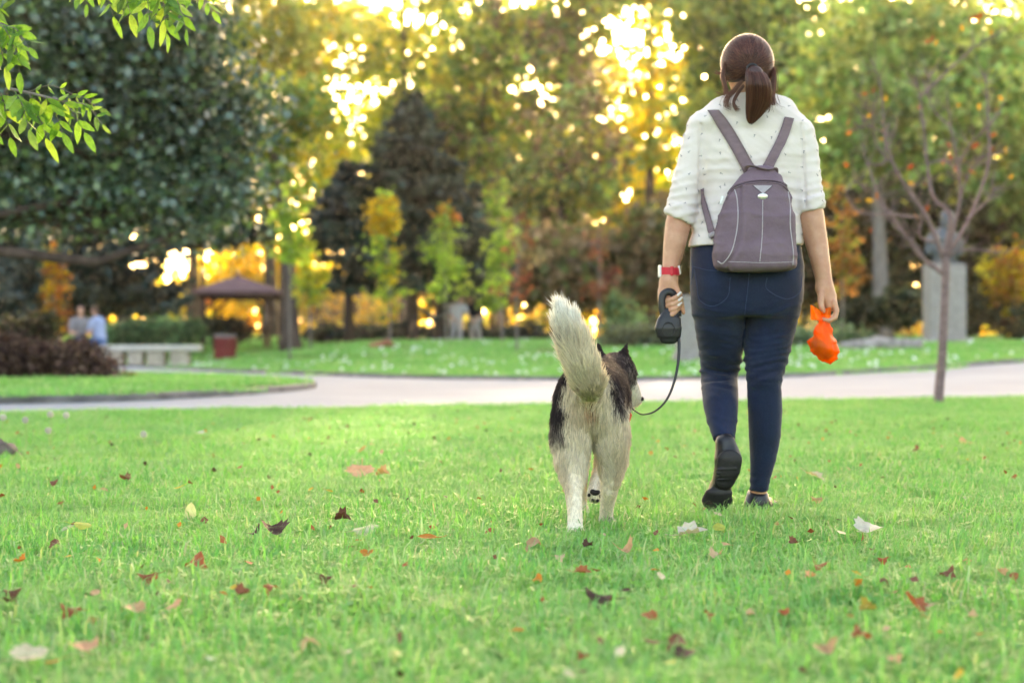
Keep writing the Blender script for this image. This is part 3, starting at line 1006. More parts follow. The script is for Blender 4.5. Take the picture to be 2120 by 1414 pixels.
shrub('clipped_hedge', 'clipped green box hedge behind the stone bench', 330, 47, [(265, 690, 40, 28), (310, 688, 42, 30), (355, 686, 42, 31), (392, 688, 30, 30), (230, 694, 26, 26)], HG, 6000, 0.09, 'hedge', per=10, clump=0.16)
shrub('shrub', 'dark blue green shrub behind the waste bin', 465, 60, [(450, 680, 32, 24), (490, 685, 26, 20)], BLUE, 1500, 0.14)
shrub('hedge', 'long low dark hedge along the lawn behind the saplings', 870, 64, [(670, 692, 40, 18), (720, 694, 44, 18), (770, 694, 40, 17), (830, 692, 50, 18), (900, 692, 46, 18), (960, 694, 46, 16), (1030, 692, 50, 18), (1095, 692, 44, 18)], [(.055, .07, .055), (.08, .10, .07), (.06, .05, .055)], 5200, 0.17, 'hedge')
shrub('shrub', 'grey green shrub by the stone pedestal', 1330, 42, [(1275, 708, 36, 22), (1330, 706, 44, 26), (1385, 710, 36, 22)], [(.14, .17, .11), (.18, .21, .14), (.11, .13, .09)], 3000, 0.11)
shrub('shrub', 'loose green shrub behind the husky\'s ears', 1290, 52, [(1280, 640, 30, 34), (1310, 660, 30, 26), (1270, 680, 26, 20)], [(.16, .26, .12), (.20, .30, .14)], 900, 0.14)
shrub('shrub', 'green shrub right behind the orange bag', 1715, 40, [(1670, 712, 36, 24), (1720, 706, 40, 30), (1765, 710, 30, 20)], [(.12, .20, .12), (.16, .25, .15), (.09, .15, .09)], 2800, 0.11)
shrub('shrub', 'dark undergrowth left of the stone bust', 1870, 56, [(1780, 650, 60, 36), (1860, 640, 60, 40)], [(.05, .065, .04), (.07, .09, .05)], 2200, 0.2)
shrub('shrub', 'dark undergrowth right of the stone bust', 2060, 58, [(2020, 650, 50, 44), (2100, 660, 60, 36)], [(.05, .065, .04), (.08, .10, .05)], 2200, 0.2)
DRY = [(.10, .055, .05), (.14, .08, .065), (.07, .04, .04), (.18, .11, .08)]
M_DRY = leafmat('withered_brown_leaves', 0.12, 0.8, 0.15, (1, .8, .6))
shrub('withered_shrub', 'withered dark brown bush heaped on the grass island', 140, 24.5, [(40, 745, 50, 44), (110, 752, 55, 40), (165, 750, 48, 42), (215, 770, 26, 24), (-30, 740, 50, 50)], DRY, 6500, 0.075, mat=M_DRY, per=10, clump=0.16, stems=14)
shrub('shrub', 'tall dark leafy shrub growing out of the withered bush', 60, 26, [(60, 690, 40, 38), (95, 680, 24, 34), (20, 700, 40, 36)], [(.04, .05, .03), (.06, .07, .04), (.07, .05, .045)], 2600, 0.07, per=10, clump=0.14)
shrub('shrub', 'tiny tan weed at the end of the withered bush', 262, 25, [(250, 781, 14, 9), (272, 783, 10, 7)], [(.2, .16, .08), (.26, .24, .1)], 160, 0.06, clump=0.08)

# -- big dark tree with hanging foliage, upper left
Yb = 25.0
bl = [(60, 150, 120, 130), (200, 90, 130, 100), (330, 150, 110, 100), (420, 250, 100, 80), (300, 280, 130, 110), (140, 320, 130, 110), (430, 360, 80, 80), (470, 220, 60, 50), (340, 390, 90, 70), (60, 400, 120, 70), (450, 420, 50, 60), (250, 420, 80, 50), (10, 20, 110, 90), (290, 20, 120, 60), (-120, 200, 130, 160), (380, 60, 70, 60)]
DK = [(.05, .10, .068), (.07, .13, .09), (.035, .07, .048), (.10, .16, .12), (.10, .17, .06)]
tree('broadleaf_tree', 'huge dark tree with hanging blue green foliage at upper left', -420, Yb, bl, DK, 0.3, 40000, 0.105, mat=M_LEAF_GLOSS, per=20, clump=0.58, top=60)
# ================================================================== PERSON, DOG AND WHAT THEY CARRY
rng = np.random.default_rng(12)
def rowchain(S, rows, k=0.02, p=2.0, cut=None, grow=0.0, rz=None):
    """rows: (py, left px, right px, Y, depth half-width)"""
    pts, rx, ry = [], [], []
    for py, l, r, Y, d in rows:
        pts.append(W((l + r) / 2, py, Y)); rx.append((r - l) / 2 * Y / F + grow); ry.append(d + grow)
    S.chain(pts, rx, ry, rz, k, cut, p)
    return S
def pxchain(S, pts, k=0.02, cut=None, flat=1.0):
    """pts: (px, py, Y, radius px)"""
    P = [W(a, b, c) for a, b, c, d in pts]; r = np.array([d * c / F for a, b, c, d in pts])
    S.chain(P, r, r * flat, None, k, cut)
    return S

M_SKIN = None
def skin_mat():
    g = NG('skin')
    p = g.pos()
    n1 = g.noise(35, 4, p); n2 = g.noise(300, 3, p)
    c = g.mix(g.ramp(n1, 0.3, 0.7), (0.50, 0.24, 0.15), (0.60, 0.32, 0.21))
    c = g.mix(g.ramp(g.noise(16, 3, p), 0.45, 0.75, 0, 0.45), c, (0.52, 0.19, 0.12))
    return g.done(g.bsdf(c, 0.48, 0.4, g.bump(n2, 0.15, 0.001), **{'Subsurface Weight': 0.12, 'Subsurface Radius': (0.012, 0.005, 0.003)}))
M_SKIN = skin_mat()
def denim_mat():
    g = NG('navy_denim')
    p = g.pos()
    n1 = g.noise(6, 4, p); n2 = g.noise(260, 3, p)
    wv = g.n('ShaderNodeTexWave'); wv.inputs['Scale'].default_value = 260; wv.inputs['Distortion'].default_value = 2.0
    g.l(p, wv.inputs['Vector'])
    c = g.mix(g.ramp(n1, 0.35, 0.7), (0.0045, 0.009, 0.030), (0.009, 0.019, 0.060))
    c = g.mix(g.ramp(n2, 0.45, 0.75, 0, 0.35), c, (0.03, 0.045, 0.09))
    return g.done(g.bsdf(c, 0.8, 0.25, g.bump(wv.outputs['Fac'], 0.25, 0.0012), **{'Sheen Weight': 0.12}))
M_DENIM = denim_mat()
def blouse_mat():
    g = NG('white_cotton_print')
    tc = g.n('ShaderNodeTexCoord')
    mp = g.n('ShaderNodeMapping'); mp.inputs['Scale'].default_value = (17, 5, 17)
    g.l(tc.outputs['Object'], mp.inputs['Vector'])
    vo = g.n('ShaderNodeTexVoronoi', voronoi_dimensions='3D'); vo.inputs['Scale'].default_value = 1.0; vo.inputs['Randomness'].default_value = 0.55
    g.l(mp.outputs[0], vo.inputs['Vector'])
    sub = g.n('ShaderNodeVectorMath', operation='SUBTRACT')
    g.l(mp.outputs[0], sub.inputs[0]); g.l(vo.outputs['Position'], sub.inputs[1])
    sp = g.n('ShaderNodeSeparateXYZ'); g.l(sub.outputs[0], sp.inputs[0])
    sc_ = g.n('ShaderNodeSeparateColor'); g.l(vo.outputs['Color'], sc_.inputs[0])
    ang = g.math('MULTIPLY', sc_.outputs[0], 6.28)
    co, si = g.math('COSINE', ang), g.math('SINE', ang)
    u = g.math('ADD', g.math('MULTIPLY', sp.outputs[0], co), g.math('MULTIPLY', sp.outputs[2], si))
    v = g.math('SUBTRACT', g.math('MULTIPLY', sp.outputs[2], co), g.math('MULTIPLY', sp.outputs[0], si))
    au = g.math('ABSOLUTE', u); av = g.math('ABSOLUTE', v)
    bar = g.math('MULTIPLY', g.math('LESS_THAN', au, 0.018), g.math('LESS_THAN', av, 0.075))
    av2 = g.math('ABSOLUTE', g.math('ADD', v, 0.065))
    bar2 = g.math('MULTIPLY', g.math('LESS_THAN', av2, 0.02), g.math('LESS_THAN', au, 0.05))
    mark = g.math('MAXIMUM', bar, bar2)
    n1 = g.noise(14, 4, tc.outputs['Object']); n2 = g.noise(420, 2, tc.outputs['Object'])
    c = g.mix(g.ramp(n1, 0.3, 0.7), (0.77, 0.67, 0.64), (0.84, 0.745, 0.715))
    c = g.mix(g.math('MULTIPLY', mark, 0.85), c, (0.10, 0.08, 0.11))
    hb = g.math('ADD', g.math('MULTIPLY', n1, 1.0), g.math('MULTIPLY', n2, 0.06))
    s = g.bsdf(c, 0.8, 0.2, g.bump(hb, 0.25, 0.008))
    return g.done(g.translucent(s, (0.75, 0.66, 0.56), 0.12))
M_BLOUSE = blouse_mat()
def hair_mat(name, rough=0.35):
    g = NG(name)
    a = g.n('ShaderNodeAttribute', attribute_name='Col')
    s = g.bsdf(a.outputs['Color'], rough, 0.5)
    return g.done(g.translucent(s, g.mix(1.0, a.outputs['Color'], (1.6, 1.2, 1.0), 'MULTIPLY'), 0.2))
M_HAIR = hair_mat('brown_hair_strands')
M_HAIRCAP = plain('brown_hair', (0.050, 0.018, 0.015), 0.45, 0.5, 0.3, 40, 0.3, 0.004, 220, (1, 1, 0.2))
M_SHOE = plain('black_shoe_leather', (0.012, 0.011, 0.014), 0.38, 0.5, 0.3, 25, 0.35, 0.003, 60)
M_SOLE = plain('black_rubber_sole', (0.014, 0.012, 0.014), 0.55, 0.4, 0.3, 30, 0.3, 0.003, 120)
M_RED = plain('red_silicone', (0.62, 0.015, 0.04), 0.4, 0.4, 0.1, 30, 0.05)
M_WHITEP = plain('white_plastic', (0.78, 0.76, 0.76), 0.35, 0.5, 0.05, 30, 0.03)
M_BLACKP = plain('black_plastic', (0.016, 0.015, 0.018), 0.42, 0.45, 0.2, 60, 0.12, 0.0006, 500)
def nylon_mat():
    g = NG('mauve_grey_nylon')
    p = g.pos()
    n1 = g.noise(11, 4, p); n2 = g.noise(520, 2, p); n3 = g.noise(38, 3, p)
    c = g.mix(g.ramp(n1, 0.3, 0.7), (0.128, 0.080, 0.106), (0.178, 0.115, 0.148))
    c = g.mix(g.ramp(n2, 0.4, 0.7, 0, 0.4), c, (0.21, 0.145, 0.18))
    h = g.math('ADD', g.math('MULTIPLY', n1, 1.0), g.math('ADD', g.math('MULTIPLY', n3, 0.25), g.math('MULTIPLY', n2, 0.05)))
    return g.done(g.bsdf(c, 0.7, 0.35, g.bump(h, 0.6, 0.016)))
M_NYLON = nylon_mat()
M_WEB = plain('mauve_grey_webbing', (0.20, 0.135, 0.16), 0.75, 0.3, 0.12, 30, 0.3, 0.001, 300, (1, 1, 3))
M_PIPE = plain('pale_piping', (0.42, 0.37, 0.40), 0.55, 0.4, 0.1, 50, 0.05)
M_SEAM = plain('dark_mauve_seam', (0.045, 0.03, 0.042), 0.75, 0.2, 0.1, 50, 0.05)
M_PALE = plain('pale_reflective_cloth', (0.36, 0.31, 0.34), 0.5, 0.5, 0.1, 60, 0.1)
M_METAL = plain('silver_metal', (0.72, 0.69, 0.62), 0.3, 0.5, 0.08, 60, 0.05, Metallic=0.7)
M_STITCH = plain('navy_stitching', (0.045, 0.065, 0.14), 0.8, 0.2, 0.1, 80, 0.0)

YW = 6.50
person = empty('person', (W(1545, 1062, YW)[0], YW, 0), 'woman in white print blouse and navy jeans walking away with backpack', 'person')

# ---- jeans
rows_pelvis = [(488, 1438, 1654, 6.49, 0.115), (525, 1429, 1660, 6.48, 0.125), (560, 1428, 1665, 6.47, 0.138), (600, 1429, 1664, 6.47, 0.142), (635, 1432, 1658, 6.48, 0.130)]
rows_l = [(630, 1431, 1545, 6.49, 0.118), (665, 1435, 1545, 6.50, 0.104), (700, 1440, 1543, 6.53, 0.090), (740, 1446, 1539, 6.58, 0.078), (775, 1448, 1531, 6.61, 0.066), (792, 1449, 1530, 6.58, 0.062), (815, 1451, 1531, 6.53, 0.066), (840, 1454, 1531, 6.48, 0.066), (870, 1461, 1529, 6.43, 0.055), (895, 1470, 1526, 6.39, 0.045), (912, 1475, 1524, 6.365, 0.041)]
rows_r = [(630, 1546, 1660, 6.49, 0.118), (665, 1540, 1652, 6.49, 0.106), (700, 1538, 1644, 6.49, 0.094), (740, 1538, 1634, 6.49, 0.082), (780, 1542, 1622, 6.48, 0.068), (800, 1544, 1620, 6.49, 0.064), (850, 1546, 1622, 6.51, 0.066), (900, 1548, 1619, 6.52, 0.062), (950, 1550, 1609, 6.53, 0.050), (990, 1550, 1597, 6.54, 0.041), (1018, 1550, 1592, 6.55, 0.039)]
S = SDF()
wtop = W(1545, 494, 6.49)
rowchain(S, rows_pelvis, 0.03, cut=[(wtop, (0, 0, 1)), (W(1545, 655, 6.48), (0, 0, -1))])
ank_l = W(1499, 911, 6.365); ank_r = W(1570, 1017, 6.55)
rowchain(S, rows_l, 0.012, cut=[(ank_l, unit(np.array([-0.15, -0.6, -0.8])))], grow=-0.004)
rowchain(S, rows_r, 0.004, cut=[(ank_r, (0, 0, -1))], grow=-0.004)
S.chain([W(1498, 590, 6.42), W(1500, 620, 6.43)], 0.075, 0.075, None, 0.04)
S.chain([W(1600, 588, 6.42), W(1600, 618, 6.43)], 0.077, 0.075, None, 0.04)
JV, JF = S.mesh(0.0065, 2)
N = normals(JV, JF)
prow = 707 + (CAM_H - JV[:, 2]) * F / JV[:, 1]           # rough row of the photo
nz = hnoise(JV, 9, 3); nz2 = hnoise(JV * np.array([1, 1, 2.2]), 26, 5)
left = JV[:, 0] < W(1540, 700, 6.5)[0]
amp = 0.0042 * np.exp(-((prow - 765) / 38) ** 2) + 0.0012 * np.exp(-((prow - 690) / 45) ** 2) + 0.0016 * np.exp(-((prow - 640) / 22) ** 2) + 0.0022 * np.exp(-((prow - np.where(left, 885, 1000)) / 22) ** 2)
slope = np.where(left, 1, -1) * (JV[:, 0] - np.where(left, W(1490, 0, 6.5)[0], W(1590, 0, 6.5)[0]))
ph = (prow - 140 * slope) * 0.36 + 12 * nz
JV = JV + N * ((amp * (np.sign(np.sin(ph)) * np.abs(np.sin(ph)) ** 1.5 * np.clip(2.4 * nz2 - 0.6, 0, 1.6)))[:, None] + ((nz2 - .5) * 0.0016)[:, None])
# crease behind the bent knee
cr = np.where(left, np.exp(-((prow - 786 + 60 * slope) / 3.2) ** 2) * 0.006, np.exp(-((prow - 792) / 2.6) ** 2) * 0.003) * (N[:, 1] < 0.2)
JV = JV - N * cr[:, None]
jeans = add('jeans', JV, JF, M_DENIM, person, True)
bj = bvh_of(JV, JF)
def stitch(pxs, parent, mat, bvh, r=0.0011, n=40, off=0.0006, name='stitching', sides=5):
    q = spline(pxs, n)
    P = hits(bvh, q, off)
    if len(P) > 3:
        MB().tube(P, r, sides).add(name, mat, parent, True)
for pl in ([(1437, 556), (1443, 590), (1449, 621), (1476, 634), (1506, 615), (1512, 575)], [(1588, 575), (1588, 599), (1627, 619), (1655, 605), (1660, 572)],
           [(1434, 552), (1470, 560), (1510, 562)], [(1551, 566), (1548, 600), (1543, 640), (1540, 680)], [(1432, 530), (1434, 560), (1431, 590)]):
    stitch(pl, jeans, M_STITCH, bj)

# ---- blouse
S = SDF()
rows_t = [(202, 1515, 1588, 6.475, 0.060), (216, 1509, 1594, 6.48, 0.062), (228, 1496, 1604, 6.485, 0.070), (238, 1474, 1630, 6.49, 0.078), (250, 1456, 1656, 6.495, 0.088), (275, 1446, 1670, 6.50, 0.100), (310, 1446, 1670, 6.50, 0.108), (350, 1449, 1667, 6.50, 0.108), (400, 1451, 1663, 6.50, 0.104), (440, 1448, 1660, 6.49, 0.108), (480, 1437, 1662, 6.48, 0.122), (522, 1425, 1665, 6.47, 0.140)]
rowchain(S, rows_t, 0.03, cut=[(W(1550, 203, 6.475), unit(np.array([0, 0.35, 1.0]))), (W(1545, 509, 6.48), (0.02, 0, -1))])
cl = W(1404, 454, 6.46); cr_ = W(1678, 436, 6.46)
cutl = [(cl, unit(np.array([-0.40, 0, -0.92])))]; cutr = [(cr_, unit(np.array([0.16, 0, -0.98])))]
pxchain(S, [(1452, 264, 6.50, 27), (1443, 292, 6.49, 29), (1430, 345, 6.48, 29), (1418, 395, 6.47, 29.5), (1405, 460, 6.46, 31)], 0.03, cutl, 1.15)
pxchain(S, [(1656, 280, 6.50, 27), (1664, 304, 6.49, 28), (1671, 345, 6.48, 26), (1675, 390, 6.47, 26.5), (1679, 445, 6.46, 29)], 0.03, cutr, 1.15)
pxchain(S, [(1411, 432, 6.46, 33), (1404, 458, 6.46, 33)], 0.006, cutl + [(W(1411, 428, 6.46), unit(np.array([0.40, 0, 0.92])))], 1.15)
pxchain(S, [(1677, 412, 6.46, 30.5), (1679, 445, 6.46, 30.5)], 0.006, cutr + [(W(1677, 410, 6.46), unit(np.array([-0.16, 0, 0.98])))], 1.15)
S.chain([W(1512, 226, 6.485), W(1478, 244, 6.49), W(1448, 258, 6.495)], [0.032, 0.034, 0.036], [0.06, 0.065, 0.06], [0.03, .034, .036], 0.02)
S.chain([W(1590, 228, 6.485), W(1630, 252, 6.49), W(1660, 274, 6.495)], [0.032, 0.034, 0.036], [0.06, 0.065, 0.06], [0.03, .034, .036], 0.02)
BV, BF = S.mesh(0.006, 2)
N = normals(BV, BF)
prow = 707 + (CAM_H - BV[:, 2]) * F / BV[:, 1]; pcol = 1060 + BV[:, 0] * F / BV[:, 1]
nz = hnoise(BV, 8, 11); nz2 = hnoise(BV, 22, 12); nz3 = hnoise(BV * np.array([1, 1, 3]), 16, 13)
arm = (pcol < 1448) | (pcol > 1662)
amp = np.where(arm, 0.0030 * np.exp(-((prow - 420) / 40) ** 2) + 0.0014, 0.0022 * np.exp(-((prow - 350) / 60) ** 2) + 0.0024 * np.exp(-((prow - 460) / 40) ** 2))
dsp = amp * (np.maximum(np.sin(prow * 0.30 + 9 * nz + np.where(arm, (pcol - 1400) * 0.1, 0)), -.3) * (0.2 + 1.3 * nz2)) + 0.004 * (nz3 - .5) + 0.006 * (nz - .5) * (prow > 440)
rid = (1 - np.abs(2 * hnoise(BV * np.array([.55, .55, 2.0]), 15, 14) - 1)) ** 5
rid2 = (1 - np.abs(2 * hnoise((BV @ np.array([[.8, 0, .6], [0, 1, 0], [-.6, 0, .8]])) * np.array([.5, .5, 2.2]), 17, 15) - 1)) ** 5
dsp += rid * np.where(arm, 0.0022, 0.0028) * ss(280, 340, prow) + rid2 * 0.0020 * np.where(arm, 1, ss(400, 300, prow))
# sleeve seams
for sx, sy, k in ((1450, 300, -0.02), (1663, 320, 0.04)):
    dsp -= 0.009 * np.exp(-((pcol - sx - k * (prow - sy)) / 2.6) ** 2) * (prow > 255) * (prow < 430) * (N[:, 1] < 0)
BV = BV + N * dsp[:, None]
blouse = add('blouse', BV, BF, M_BLOUSE, person, True)
bb = bvh_of(BV, BF)

# ---- body: a coarse core under the clothes, finely modelled head, forearms and hands, one mesh
parts_v, parts_f, off = [], [], 0
def body_part(S, res, sm=2):
    global off
    v, f = S.mesh(res, sm)
    parts_v.append(v); parts_f.append(f + off); off += len(v)
S = SDF()
rowchain(S, [(p_, l + 14, r - 14, y, d - 0.024) for p_, l, r, y, d in rows_t[2:]], 0.01, cut=[(W(1545, 540, 6.48), (0, 0, -1))])
rowchain(S, [(p_, l + 14, r - 14, y, d - 0.026) for p_, l, r, y, d in rows_pelvis], 0.01, cut=[(W(1545, 650, 6.48), (0, 0, -1))])
rowchain(S, [(p_, l + 12, r - 12, y, d - 0.020) for p_, l, r, y, d in rows_l], 0.004)
rowchain(S, [(p_, l + 12, r - 12, y, d - 0.020) for p_, l, r, y, d in rows_r], 0.004)
pxchain(S, [(1462, 275, 6.50, 18), (1430, 345, 6.48, 22), (1410, 430, 6.46, 22)], 0.02)
pxchain(S, [(1653, 280, 6.50, 18), (1670, 345, 6.48, 20), (1677, 425, 6.46, 22)], 0.02)
body_part(S, 0.012)
# ankles
S = SDF(); pxchain(S, [(1499, 895, 6.38, 17), (1499, 920, 6.35, 17), (1503, 945, 6.33, 17)], 0.01)
pxchain(S, [(1570, 1000, 6.55, 17), (1571, 1025, 6.555, 17), (1571, 1045, 6.56, 18)], 0.01)
body_part(S, 0.006)
# head and neck
S = SDF()
S.chain([W(1551, 232, 6.48), W(1550, 195, 6.475), W(1548, 165, 6.47)], [0.066, 0.056, 0.056], [0.06, 0.056, 0.06], None, 0.02)
S.ball(W(1547, 136, 6.475), (0.074, 0.094, 0.108), 0.02)
S.chain([W(1547, 170, 6.53), W(1547, 196, 6.545)], [0.055, 0.034], [0.045, 0.032], None, 0.03)     # jaw and chin
S.chain([W(1547, 140, 6.568), W(1547, 160, 6.588)], [0.008, 0.013], [0.010, 0.014], None, 0.012)  # nose
S.chain([W(1538, 178, 6.568), W(1556, 178, 6.568)], 0.008, 0.008, 0.005, 0.006)                   # lips
for ex in (1528, 1566):
    S.ball(W(ex, 140, 6.552), (0.013, 0.012, 0.010), 0.006)                                       # eyes
for ex, ey, tilt in ((1497, 160, -1), (1598, 166, 1)):
    S.chain([W(ex - tilt * 4, ey + 16, 6.47), W(ex, ey, 6.462), W(ex + tilt * 1, ey - 12, 6.458)], [0.007, 0.011, 0.009], [0.012, 0.018, 0.016], [0.012, 0.018, 0.014], 0.006)
body_part(S, 0.0045)
# left forearm and gripping hand
S = SDF()
pxchain(S, [(1411, 430, 6.46, 25), (1404, 465, 6.455, 26.5), (1397, 505, 6.44, 23.5), (1391, 540, 6.43, 19), (1387, 566, 6.42, 16.5), (1385, 582, 6.415, 18)], 0.015)
S.chain([W(1384, 582, 6.415), W(1381, 605, 6.41), W(1380, 628, 6.40)], [0.028, 0.033, 0.030], [0.026, 0.026, 0.022], [0.03, 0.03, 0.03], 0.015)
for i in range(4):
    yk = 617 + i * 10.5
    ln = (0, 2, 1, -3)[i]
    S.chain([W(1376, yk + 5, 6.405), W(1382, yk + 7, 6.372), W(1392, yk + 3, 6.352), W(1402 + ln, yk - 3, 6.358), W(1409 + ln, yk - 9, 6.378)], [0.0092, 0.0092, 0.0088, 0.0080, 0.0066], None, None, 0.0035)
S.chain([W(1396, 590, 6.40), W(1406, 612, 6.392), W(1411, 632, 6.388), W(1415, 648, 6.388)], [0.0125, 0.0108, 0.0098, 0.0065], None, None, 0.008)
body_part(S, 0.0026, 2)
# right forearm and pinching hand
S = SDF()
pxchain(S, [(1677, 420, 6.46, 25), (1681, 455, 6.45, 26), (1690, 500, 6.44, 23.5), (1699, 545, 6.42, 19.5), (1706, 582, 6.41, 17), (1707, 596, 6.405, 17.5)], 0.015)
S.chain([W(1707, 596, 6.405), W(1713, 614, 6.40), W(1718, 630, 6.40)], [0.027, 0.032, 0.026], [0.022, 0.026, 0.028], [0.026, 0.028, 0.026], 0.015)
for i in range(4):
    dy = (i - 1.5) * 0.0165
    L = (0, 1, 0, -4)[i]
    S.chain([W(1727, 626, 6.40 + dy), W(1732, 643, 6.395 + dy), W(1729, 657 + L, 6.385 + dy * 0.9), W(1717, 664 + L, 6.375 + dy * 0.8), W(1705 - L, 661 + L * .5, 6.37 + dy * 0.7)], [0.0102, 0.0096, 0.009, 0.0082, 0.0066], None, None, 0.0035)
S.chain([W(1700, 604, 6.385), W(1699, 622, 6.37), W(1701, 636, 6.365), W(1706, 645, 6.365)], [0.0125, 0.0115, 0.0102, 0.007], None, None, 0.008)
body_part(S, 0.0026, 2)
body = add('body', np.concatenate(parts_v), np.concatenate(parts_f), M_SKIN, person, True)
# pale nails on the gripping hand
M_NAIL = plain('pale_nail_varnish', (0.75, 0.66, 0.62), 0.2, 0.6, 0.02, 30, 0.0)
for i in range(3):
    yk = 617 + i * 10.5; ln = (0, 2, 1, -3)[i]
    S = SDF(); S.chain([W(1404 + ln, yk - 6, 6.350), W(1409 + ln, yk - 11, 6.366)], [0.0052, 0.0046], [0.003, 0.003], [0.0048, 0.0046], 0.001)
    v, f = S.mesh(0.0016, 1); add('fingernail', v, f, M_NAIL, body, True)

# ---- shoes
def shoe(upper, sole, label):
    v, f = upper.mesh(0.0045, 2)
    N = normals(v, f)
    v = v + N * ((hnoise(v, 30, 4) - .5) * 0.004)[:, None]
    o = add('shoe', v, f, M_SHOE, person, True)
    v, f = sole.mesh(0.004, 1)
    add('sole', v, f, M_SOLE, o, True)
    o['label'] = label
    return o
U = SDF()
U.chain([W(1508, 950, 6.335), W(1494, 1000, 6.365), W(1487, 1030, 6.395), W(1485, 1047, 6.425)], [0.042, 0.034, 0.047, 0.038], [0.036, 0.042, 0.038, 0.026], [0.04, .04, .035, .025], 0.02)
U.chain([W(1502, 918, 6.345), W(1507, 945, 6.335)], [0.036, 0.042], [0.036, 0.036], None, 0.02)
So = SDF()
n_s = unit(np.array([0.05, -1.0, -0.22]))
So.chain([W(1511, 952, 6.300), W(1507, 975, 6.306), W(1500, 995, 6.318)], [0.043, 0.043, 0.036], 0.014, [0.036, .03, .03], 0.004)
So.chain([W(1500, 995, 6.326), W(1489, 1018, 6.342)], [0.034, 0.036], 0.012, 0.02, 0.004)
So.chain([W(1488, 1020, 6.338), W(1485, 1036, 6.350), W(1485, 1046, 6.366)], [0.048, 0.055, 0.046], [0.018, .018, .016], [0.02, .026, .026], 0.003)
for k_ in range(4):
    So.chain([W(1484, 972 + k_ * 7, 6.292 + k_ * .003), W(1524 - k_ * 3, 970 + k_ * 7, 6.292 + k_ * .003)], 0.0032, 0.004, 0.0032, 0.002)
shoe(U, So, 'black shoe with raised heel showing its sole')
U = SDF()
U.chain([W(1568, 1044, 6.545), W(1571, 1046, 6.60), W(1578, 1052, 6.68), W(1583, 1055, 6.74)], [0.040, 0.042, 0.047, 0.036], [0.036, .04, .04, .03], [0.036, 0.034, 0.026, 0.02], 0.02)
U.chain([W(1568, 1022, 6.55), W(1568, 1040, 6.548)], [0.037, 0.041], 0.036, None, 0.02, cut=[(W(1568, 1018, 6.55), unit(np.array([0, -0.35, 1.0])))])
So = SDF()
So.chain([(W(1567, 1060, 6.545)[0], 6.545, 0.016), (W(1571, 1060, 6.62)[0], 6.62, 0.016), (W(1580, 1060, 6.70)[0], 6.70, 0.016), (W(1585, 1060, 6.76)[0], 6.76, 0.018)], [0.045, 0.043, 0.052, 0.036], [0.04, .04, .04, .03], 0.015, 0.004)
shoe(U, So, 'black shoe planted flat in the grass')

# ---- hair
S = SDF()
hc = W(1547, 131, 6.465); hr = np.array([0.088, 0.102, 0.096])
S.chain([hc, hc + 1e-4], [hr[0]] * 2, [hr[1]] * 2, [hr[2]] * 2, 0.01, cut=[(W(1547, 150, 6.50), unit(np.array([0, 0.8, -0.6]))), (W(1547, 178, 6.42), unit(np.array([0.0, 0.35, -1.0])))])
pony = [W(1557, 141, 6.352), W(1564, 152, 6.335), W(1570, 175, 6.33), W(1571, 205, 6.345), W(1564, 232, 6.36), W(1557, 250, 6.37), W(1555, 257, 6.373)]
pr = [0.014, 0.030, 0.037, 0.036, 0.026, 0.013, 0.004]
S.chain(pony, np.array(pr) * 0.9, np.array(pr) * 0.75, None, 0.012)
v, f = S.mesh(0.005, 2)
hair = add('hair', v, f, M_HAIRCAP, person, True)
tie = W(1557, 143, 6.353)
ns = 6500
d0 = unit(rng.normal(size=(ns * 2, 3)) * np.array([1, 1, 1]))
d0 = d0[(d0[:, 1] < 0.55 + 0.5 * d0[:, 2]) & (d0[:, 2] > -0.62)][:ns]
dt = unit(((tie - hc) / hr)[None])[0]
tt = np.linspace(0, 1, 12)
st = []
for t in tt:
    k = t ** 0.9
    d = unit(d0 * (1 - k) + dt * k + 1e-3)
    ca = np.clip((d0 * dt).sum(1), -1, 1)
    r = 1.0 + 0.035 * (1 - t) * hnoise(d0 * 3, 3, 2) + 0.018 * rng.random(len(d0)) + 0.03 * np.sin(t * np.pi)
    st.append(hc + d * hr * r[:, None])
st = np.stack(st, 1)
hcol = np.array([(.085, .026, .020), (.13, .044, .030), (.045, .015, .013), (.23, .09, .06)])[rng.choice(4, len(st), p=[.4, .3, .2, .1])]
pt = np.linspace(0, 1, 12)
npn = 3600
ang = rng.random(npn) * 2 * np.pi; rr = np.sqrt(rng.random(npn))
PP = spline(pony, 12); PR = np.interp(pt, np.linspace(0, 1, 7), pr)
tg = unit(np.gradient(PP, axis=0)); ux = np.array([1.0, 0, 0])
cut_t = 0.70 + 0.30 * rng.random(npn) ** 0.5
ps = []
for i, t in enumerate(pt):
    tc_ = np.minimum(t * cut_t, 1)
    c = np.stack([np.interp(tc_, pt, PP[:, j]) for j in range(3)], 1); rad = np.interp(tc_, pt, PR)
    rad = rad * (1 + 0.35 * t * hnoise(np.stack([ang, rr, ang * 0], 1), 2.0, 4))
    off_ = (np.cos(ang) * rr * rad * 1.12)[:, None] * ux + (np.sin(ang) * rr * rad * .9)[:, None] * np.array([0, 1, 0.1])
    ps.append(c + off_)
ps = np.stack(ps, 1)
pcolr = np.array([(.085, .026, .020), (.13, .044, .030), (.045, .015, .013), (.23, .09, .06)])[rng.choice(4, npn, p=[.4, .3, .2, .1])]
ws = []
